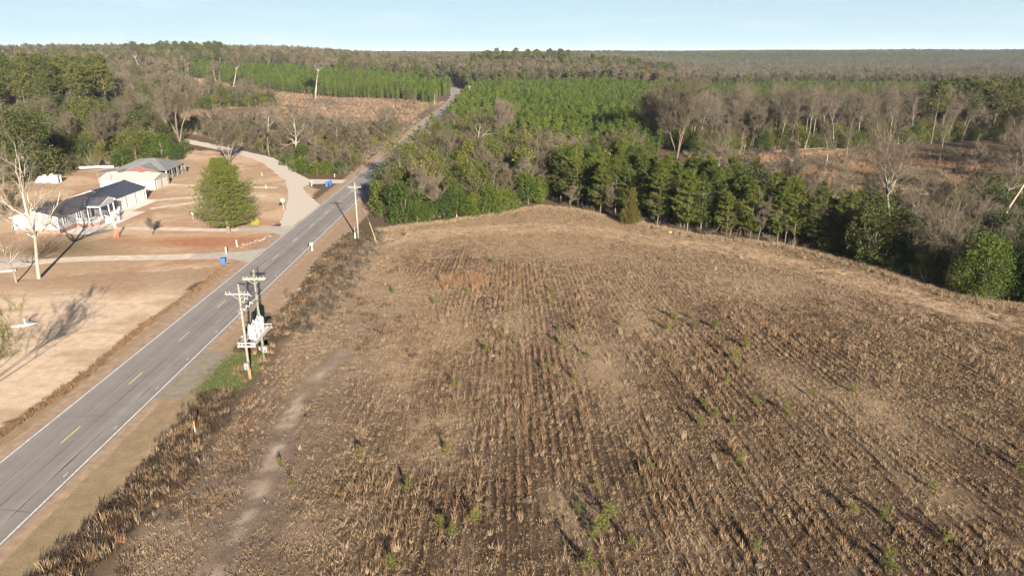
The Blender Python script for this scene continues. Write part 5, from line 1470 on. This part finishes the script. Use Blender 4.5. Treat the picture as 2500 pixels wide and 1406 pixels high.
for i in range(len(x)):
    r_ = random.random()
    if r_ < .42: place("woodland_tree", BARE_UP + BARE_BROAD, x[i], y[i], random.uniform(.6, .92), "leafless tree in the left woods behind the house", "tree", "bare trees of the left woods")
    elif r_ < .66: place("olive_shrub", OLIVE + BUSH[:1], x[i], y[i], random.uniform(.9, 1.8), "olive half leafy tree in the left woods", "tree", "olive trees of the left woods")
    else: place("dark_shrub", DARKB, x[i], y[i], random.uniform(.9, 1.6), "dark evergreen in the left woods", "tree", "dark evergreens of the left woods")
x, y = stand(WL, 2.8, .5, 32, lambda X, Y: visible(X, Y, 10) & (Y < 430)); scatter("left_undergrowth", "olive brown undergrowth of the left woods", SCRUB + SCRUBG + SCRUBG, x, y, RNG.uniform(.7, 1.7, len(x)), "undergrowth")
bushes([(300,408,5),(335,402,5.5),(372,398,4.8),(395,380,6.0),(430,392,4.6),(452,378,4.0),(360,378,6),(250,400,4.5)], BUSH + OLIVE + OLIVE, "green brown bush behind the storage building and barn", "bushes behind the storage building")
# crepe myrtle in the yard and small bare shrubs
CM = bare_tree(720, 3.4, spread=.5, trunk_r=.05, clear=.05, nlimb=7, up=.9, levels=2, forks=3, twl=.5, tww=.02, ntw=5)
place("bare_shrub", [CM], *W(372, 574), 1.0, "small leafless shrub on the lawn right of the orange windmill", "shrub")
for (px, py, s, lb) in ((30, 560, 2.2, "thin pale leafless tree at the left of the house"), (8, 470, 2.6, "pale leafless tree behind the left end of the house")):
    x, y = W(px, py); place("bare_tree", [BARE_SMALL[2]], x, y, s / 2.4, lb, "tree")
x, y = W(40, 690)
place("bare_tree", [HERO['yard']], x, y, .5, "slender pale leafless tree left of the lawn sycamore", "tree")
# feathery tree whose crown enters at the left edge
FT = bare_tree(730, 13, spread=.6, trunk_r=.07, clear=.25, nlimb=9, up=.35, levels=2, forks=3, twl=.6, tww=.03, ntw=5, barkm='brush', twm='olive', lean=(1.15, .15), wig=.09)
place("feathery_tree", [FT], -57.0, 63.0, 1.0, "feathery olive tree entering at the left edge over the lawn", "tree", rz=0)

x, y = stand(WL, 4.6, .5, 64, lambda X, Y: visible(X, Y, 10) & (Y < 560) & (Y > 235)); scatter("left_understory", "small leafless and olive trees filling the left woods", jSMALL[:2] + jOLIVE + jBUSH, x, y, RNG.uniform(.7, 1.5, len(x)), "understory")
x, y = stand(HI, 4.0, .5, 65); scatter("roadside_understory", "small leafless and olive trees in the roadside brush", jSMALL + jOLIVE, x, y, RNG.uniform(.35, .75, len(x)), "understory")
# ---- woods on the hills
def hill(P, sp, seed, f):
    x, y = stand(P, sp, .45, seed); return x[visible(x, y, 20)], y[visible(x, y, 20)]
def dirp(px): return (px - 1250) / 1806.0
crest = []
for (pa, pb, Ya, Yb, sp, s0, s1, lb, gp) in ((310, 560, 850, 930, 13, .75, 1.0, "tall pine on the crest of the far left hill", "pines on the far left crest"),
        (1175, 1400, 860, 930, 14, .85, 1.12, "tall pine on the far central hill", "pines on the far central hill"),
        (1440, 1660, 800, 860, 12, .75, .95, "tall trunked pine in the grove right of the central hill", "grove pines right of the central hill")):
    a, b_ = dirp(pa), dirp(pb)
    P_ = [(a*Ya, Ya), (b_*Ya, Ya), (b_*Yb, Yb), (a*Yb, Yb)]
    x, y = stand(P_, sp, .45, pa)
    for i in range(len(x)): place("tall_pine", OLDP, x[i], y[i], random.uniform(s0, s1), lb, "pine tree", gp)
for (px, Y_, s, lb) in ((1040, 640, .75, "round topped pine at the dark end of the road"), (1080, 650, .85, "tall pine above the road bend"), (1156, 800, 1.0, "lone high pine left of the central hill pines"), (531, 770, 1.05, "tall pine beside the far white trailer"),
                       (1825, 640, .75, "round dark pine rising over the right valley woods, left one"), (1895, 660, .8, "round dark pine rising over the right valley woods, right one")):
    place("tall_pine", OLDP, dirp(px)*Y_, Y_, s, lb, "pine tree")
gx_, gy_ = [], []; ks = []
NPs = ((620, 1200, 6.4), (1200, 2200, 10.0), (2200, 4500, 15.0), (4500, 9500, 27.0))
allx, ally, alls, allk = [], [], [], []
rngF = np.random.default_rng(99)
for (ya, yb, sp) in NPs:
    P_ = [(-.8*ya-40, ya), (.8*ya+40, ya), (.8*yb, yb), (-.8*yb, yb)]
    x, y = stand(P_, sp, .5, int(ya))
    a = x / y
    keep = np.ones(len(x), bool)
    if ya < 1200:
        keep &= ~inpoly(PC, x, y) & ~inpoly(PR, x, y) & ~inpoly(PL, x, y) & ~inpoly(LCLEAR, x, y)
        keep &= dist_line(RS, x, y) > 9
        keep &= ~((a > -.42) & (a < -.36) & (y > 715) & (y < 790)) & ~((a > -.48) & (a < -.41) & (y > 745) & (y < 800)) & ~((a > -.60) & (a < -.54) & (y > 670) & (y < 720))
        keep &= ~((a > -.31) & (a < -.06) & (y > 820) & (y < 900) & (fbm(x, y, 80, 4) > .42))
        keep &= y > 480 + 150 * (np.abs(a + .05) < .12)
    x, y, a = x[keep], y[keep], a[keep]
    # how much of it is pine: mixed on the left, bare in the right valley, pine on the far ridge
    pr = .44 + .5 * (fbm(x, y, 120, 12) - .5) * 2 - .28 * sstep(.10, .25, a) * (y < 2000) + .75 * sstep(1400, 2300, y)
    u = rngF.uniform(0, 1, len(x))
    k = np.where(u < pr, 0, np.where(u < pr + .12, 2, 1))
    allx.append(x); ally.append(y); allk.append(k)
    alls.append(rngF.uniform(.75, 1.15, len(x)) * (1.0 if ya < 2200 else (1.25 if ya < 4500 else 1.6)))
x, y, s, k = map(np.concatenate, (allx, ally, alls, allk))
# mid distance woods to the right of the plantations and on the far right flank
x2, y2 = stand([(285, 360), (600, 430), (900, 620), (440, 620), (560, 430)], 6.5, .5, 55)
x2b, y2b = stand([(-500, 520), (-330, 470), (-250, 560), (-330, 700), (-600, 720)], 7.5, .5, 56)
x2 = np.concatenate([x2, x2b]); y2 = np.concatenate([y2, y2b]); v = visible(x2, y2, 10)
x2, y2 = x2[v], y2[v]
x = np.concatenate([x, x2]); y = np.concatenate([y, y2]); s = np.concatenate([s, rngF.uniform(.7, 1.1, len(x2))]); k = np.concatenate([k, np.where(rngF.uniform(0, 1, len(x2)) < .2, 0, 1)])
scatter("distant_pines", "distant pine woods on the hills and the far ridge", FARP, x[k == 0], y[k == 0], s[k == 0], "woods", sxy=s[k == 0] * np.where(y[k == 0] > 2200, 1.9, 1.0))
scatter("distant_bare_woods", "distant leafless pinkish grey woods", FARB, x[k == 1], y[k == 1], s[k == 1], "woods", sxy=s[k == 1] * np.where(y[k == 1] > 2200, 1.7, 1.0))
scatter("distant_evergreens", "distant dark broadleaf evergreens among the bare woods", FARD, x[k == 2], y[k == 2], s[k == 2], "woods", sxy=s[k == 2] * np.where(y[k == 2] > 2200, 1.5, 1.0))

# ------------------------------------------------------------------ the field: weeds in rows, matted grass, seedlings
def field_scatter():
    rng = np.random.default_rng(5)
    # crop rows fan slightly: constant "s" follows a row
    def mask(X, Y):
        return fbm(X, Y, 13, 73) * .6 + fbm(X * 2.2, Y * .8, 7, 79) * .4
    def streak(S, Y): return .55 * fbm(S, Y * .10, 1.5, 101, 3) + .45 * fbm(S, Y * .12, 5.0, 103, 3)
    ss = np.arange(-33, 225, .43)
    yy = np.arange(30, 172, .34)
    S, Y = np.meshgrid(ss, yy)
    RI = np.round((S.ravel() + 33) / .43).astype(int)
    S = S.ravel() + rng.normal(0, .035, S.size); Y = Y.ravel() + rng.uniform(-.17, .17, Y.size)
    X = S * (1 - .0028 * (Y - 40))
    k = inpoly(FIELD, X, Y) & visible(X, Y, 3) & (X > -27.5) & (Y < 172)
    S, X, Y, RI = S[k], X[k], Y[k], RI[k]
    m1 = mask(X, Y); st = streak(S, Y); dt = dist_line(TRACK, X, Y); de = dist_line(EDGETRACK, X, Y)
    burnt = np.exp(-(((X + 21.5) / 5.5) ** 2)) * (Y < 108)
    rowz = rowzone(X, Y)
    p = (.30 + .62 * rowz) * (1 - .6 * sstep(.5, .66, m1)) * (1 - .9 * sstep(2.0, .6, dt) * (Y < 88)) * (1 - .92 * sstep(5.0, 2.8, de)) * (1 - .5 * burnt) * (1 - .55 * sstep(.42, .60, st))
    pal = ell(PALE, X, Y); drk = ell(DARKP, X, Y); dl = dist_line(LEFTBAND, X, Y)
    p = np.maximum(p, .8 * rowz * (de > 4.5)) * (1 - .6 * pal) * (1 - .6 * sstep(6, 2.5, dl))
    p = np.maximum(p, .75 * drk) * np.where(RI % 2 == 0, 1, 1 - .88 * rowz)
    keep = rng.uniform(0, 1, len(X)) < p
    pal, drk = pal[keep], drk[keep]
    S, X, Y, m1, st, de, burnt = S[keep], X[keep], Y[keep], m1[keep], st[keep], de[keep], burnt[keep]
    hh = (.55 + .75 * sstep(.6, .4, st) + .35 * sstep(.4, .65, fbm(X, Y, 8, 95))) * rng.uniform(.65, 1.3, len(X)) * (1 - .4 * sstep(90, 130, Y)) * (1 - .4 * sstep(8, 3, de)) * (1 - .45 * burnt)
    hh = hh * (1 - .35 * pal) * (1 + .35 * drk)
    u = rng.uniform(0, 1, len(X)) + .9 * (fbm(X, Y, 12, 107) - .5) + 1.3 * (.5 - st) + .5 * pal - .5 * drk
    sw = u < .60
    WEED = [tuft(820+i, 16, .46, .10, .030, 'weed', .34) for i in range(6)]
    STK = [tuft(830+i, 13, .38, .12, .026, 'straw', .55) for i in range(4)]
    scatter("field_weeds", "brown dead stalks standing in rows across the field", WEED, X[sw], Y[sw], hh[sw], "weeds", tilt=.10)
    scatter("field_dry_grass", "tan dry stalks and grass standing in rows across the field", STK, X[~sw], Y[~sw], hh[~sw], "dry grass", tilt=.12)
    # bigger weed clumps that stand out and throw shadows
    n = 22000
    x = rng.uniform(-28, 90, n); y = rng.uniform(32, 170, n)
    k = inpoly(FIELD, x, y) & visible(x, y, 3) & (fbm(x, y, 5, 109) > .50 + .16 * rowzone(x, y)) & (dist_line(TRACK, x, y) > 1.8)
    BW = [tuft(835+i, 38, .52, .36, .032, 'brush' if i == 3 else 'weed', .8) for i in range(4)]
    scatter("weed_clumps", "bushy brown weed clumps scattered over the field", BW, x[k], y[k], rng.uniform(.5, 1.25, k.sum()) * (1 - .4 * sstep(90, 130, y[k])), "weeds", tilt=.15)
    # low litter between them
    n = 75000
    x = rng.uniform(-28, 90, n); y = rng.uniform(32, 170, n)
    k = inpoly(FIELD, x, y) & visible(x, y, 2) & (dist_line(TRACK, x, y) > 1.0)
    LT = [tuft(845+i, 14, .20, .34, .04, 'straw' if i == 1 else ('brush' if i == 2 else 'weed'), 1.7) for i in range(5)]
    scatter("field_litter", "low leaf litter and broken stems on the field", LT, x[k], y[k], rng.uniform(.6, 1.4, k.sum()), "litter", tilt=.2)
    # matted short grass in the pale patches
    n = 42000
    x = rng.uniform(-28, 90, n); y = rng.uniform(32, 166, n)
    m = fbm(x, y, 13, 73) * .6 + fbm(x * 2.2, y * .8, 7, 79) * .4
    k = inpoly(FIELD, x, y) & visible(x, y, 3) & ((m > .50) | (ell(PALE, x, y) > .35) | (dist_line(EDGETRACK, x, y) < 5) | (dist_line(LEFTBAND, x, y) < 4)) & (dist_line(TRACK, x, y) > 1.5)
    MAT = [tuft(840+i, 22, .30, .3, .035, 'straw', 1.4) for i in range(4)]
    scatter("field_matted_grass", "flattened pale grass in patches of the field", MAT, x[k], y[k], rng.uniform(.6, 1.3, k.sum()), "dry grass", tilt=.1)
    # taller pale plumes
    n = 800
    x = rng.uniform(-26, 90, n); y = rng.uniform(34, 120, n); k = inpoly(FIELD, x, y) & (fbm(x, y, 10, 97) > .5)
    PL_ = [tuft(850+i, 16, .9, .16, .035, 'straw', .3) for i in range(4)]
    scatter("field_plumes", "tall pale grass plumes here and there in the field", PL_, x[k], y[k], rng.uniform(.6, 1.25, k.sum()), "dry grass")
    # orange reeds patch
    c = W(1140, 690)
    x = c[0] + rng.normal(0, 2.0, 90); y = c[1] + rng.normal(0, 1.6, 90)
    scatter("orange_reeds", "patch of orange broomsedge in the upper middle of the field", SEDGE, x, y, rng.uniform(.8, 1.3, 90), "broomsedge")
    # ditch weeds between the verge and the field
    n = 8000
    y = rng.uniform(32, 138, n); x = -31.0 + rng.normal(0, .95, n) + .8 * np.sin(y / 7)
    k = ~((np.abs(y - 73) < 5.5) & (x < -26.5)) & (x > -34) & (x < -26)
    x, y = x[k], y[k]; sw = rng.uniform(0, 1, len(x)) < .92
    DW = [tuft(860+i, 26, .5, .3, .035, 'brush', .7) for i in range(4)]
    scatter("ditch_weeds", "dark brown weeds filling the ditch along the right verge", DW, x[sw], y[sw], rng.uniform(.5, 1.3, sw.sum()), "weeds")
    scatter("ditch_grass", "tan grass tufts along the ditch", STRAW, x[~sw], y[~sw], rng.uniform(.6, 1.4, (~sw).sum()), "dry grass")
    n = 130
    y = rng.uniform(38, 128, n); x = -30.2 + rng.normal(0, .9, n)
    scatter("ditch_broomsedge", "orange tan broomsedge tufts standing in the ditch", SEDGE, x, y, rng.uniform(.5, 1.1, n), "broomsedge")
    x = -27.5 + rng.normal(0, 2.0, 420); y = rng.uniform(84, 138, 420)
    scatter("bank_scrub", "brown scrub on the bank between verge and field", SCRUB, x, y, rng.uniform(.2, .45, 420), "scrub")
    # verge of lawn on the left
    n = 2600
    y = rng.uniform(40, 116, n); x = -48.5 + rng.normal(0, .28, n) + .4 * np.sin(y / 5)
    LV = [tuft(870+i, 20, .34, .22, .04, 'weed' if i else 'sedge', .6) for i in range(3)]
    scatter("lawn_edge_grass", "rusty dead grass line along the left lawn edge", LV, x, y, rng.uniform(.5, 1.3, n), "dry grass")
    # green winter grass round the poles
    n = 2200
    x = rng.normal(-31.6, 1.2, n); y = rng.normal(73, 2.8, n)
    k = (x > -36.2) & (x < -28)
    GG = [tuft(880+i, 18, .22, .25, .03, 'greygrass', .9) for i in range(3)]
    scatter("green_grass", "patch of green winter grass by the twin poles", GG, x[k], y[k], rng.uniform(.6, 1.3, k.sum()), "grass")
    # tall dry grass at the field's far edge
    x, y = [], []
    ed = [W(930,560), W(1010,550), W(1150,532), W(1320,504), W(1400,512), W(1480,528), W(1600,554), W(1700,576), W(1800,585), W(1900,598), W(2010,625), W(2130,655), W(2210,684), W(2300,714), W(2400,737), W(2500,748)]
    for a, b_ in zip(ed[:-1], ed[1:]):
        t = rng.uniform(0, 1, 260); x.append(a[0]*(1-t)+b_[0]*t + rng.normal(0, .8, 260)); y.append(a[1]*(1-t)+b_[1]*t - np.abs(rng.normal(0, 1.1, 260)))
    x = np.concatenate(x); y = np.concatenate(y)
    scatter("edge_grass", "tall dry grass fringe along the far edge of the field", STRAW + STK[:2], x, y, rng.uniform(.6, 1.3, len(x)), "dry grass")
field_scatter()

SD = [pine(900+i, 1.5, .42, base=.02, ncl=34, n=12, L=.24, wd=.05, mat='seedling', tr=.02) for i in range(5)]
seed_px = [(1485,1272,2.0),(1465,1300,1.7),(1450,1312,1.2),(1158,1270,1.3),(1075,1282,1.2),(1103,1308,1.3),(1435,1392,1.8),(955,1385,1.3),(1092,1105,1.2),(994,1195,1.2),(1410,1250,1.1),
 (1456,1190,1.0),(1540,1332,1.1),(1583,1148,1.2),(1187,860,1.3),(1227,828,1.0),(1140,716,1.0),(1205,645,1.4),(1185,690,1.2),(1060,742,1.1),(960,716,1.1),(1350,718,1.2),(1345,742,1.2),(1432,872,1.3),
 (1370,845,1.4),(1408,808,1.1),(1365,808,1.1),(1405,928,1.2),(1645,780,1.6),(1632,808,1.5),(1695,802,1.3),(1748,805,1.6),(1818,850,1.6),(1795,880,1.9),(1770,852,1.2),(1808,905,1.0),(1775,935,1.4),
 (1920,1010,1.4),(1744,1022,1.2),(1712,1040,1.3),(1845,988,1.1),(1790,1040,1.1),(2080,958,1.2),(2165,1355,1.0),(2310,1325,1.4),(2172,1395,1.7),(1808,1132,1.3),(1842,1345,1.2),(2278,1195,1.2),(2080,1250,1.2),(2160,1265,1.4),
 (1980,968,.9),(2110,795,.9),(2440,785,1.0),(1925,762,1.0),(1300,732,.9),(1515,795,.9),(880,1112,1.2),(1108,945,1.1),(684,1135,.8),(710,1185,.9),(2495,1145,1.6),(1720,995,1.1),(1690,780,.9),(1330,905,1.1),(1256,840,.8)]
for (px, py, h) in seed_px:
    x, y = W(px, py)
    place("pine_seedling", SD, x, y, h / 1.5 * .85, "small yellow green pine seedling growing wild in the field", "pine seedling", "yellow green pine seedlings in the field", sz=h / 1.5 * .85, parts=("stem", "needles"))

# ------------------------------------------------------------------ air
hz = MB().box(-11000, 11000, -1000, 13500, -30, 75).build("haze", M['dark_in'])
hz.data.materials.clear()
m = bpy.data.materials.new("haze_air"); m.use_nodes = True
nt = m.node_tree; nt.nodes.remove(nt.nodes["Principled BSDF"])
pv = nt.nodes.new("ShaderNodeVolumePrincipled")
pv.inputs['Color'].default_value = (0.74, 0.87, 1.0, 1); pv.inputs['Density'].default_value = 0.00005
nt.links.new(pv.outputs[0], nt.nodes["Material Output"].inputs['Volume'])
hz.data.materials.append(m)
tag(hz, "pale haze over the far woods", None, None, "stuff")

# labels by place for small groups whose members look alike
ORD = "first second third fourth fifth sixth seventh eighth ninth tenth eleventh twelfth thirteenth fourteenth fifteenth sixteenth seventeenth eighteenth nineteenth twentieth".split()
byg = {}
for o in COL.objects:
    if o.parent is None and o.get("group") and o.get("category"): byg.setdefault((o["group"], o.get("label")), []).append(o)
for (g, lb), L in byg.items():
    if 2 <= len(L) <= 40 and not g.startswith(("power", "white tanks", "stones")):
        def px(o):
            x, y, z = o.location
            return x / (y * CS + (H - z) * SN)
        L.sort(key=px)
        for i, o in enumerate(L):
            k = i if i < 20 else len(L) - 1 - i
            side = "from the left" if i < 20 else "from the right"
            words = lb.split()
            o["label"] = ORD[k] + " " + side + ": " + " ".join(words[:11])
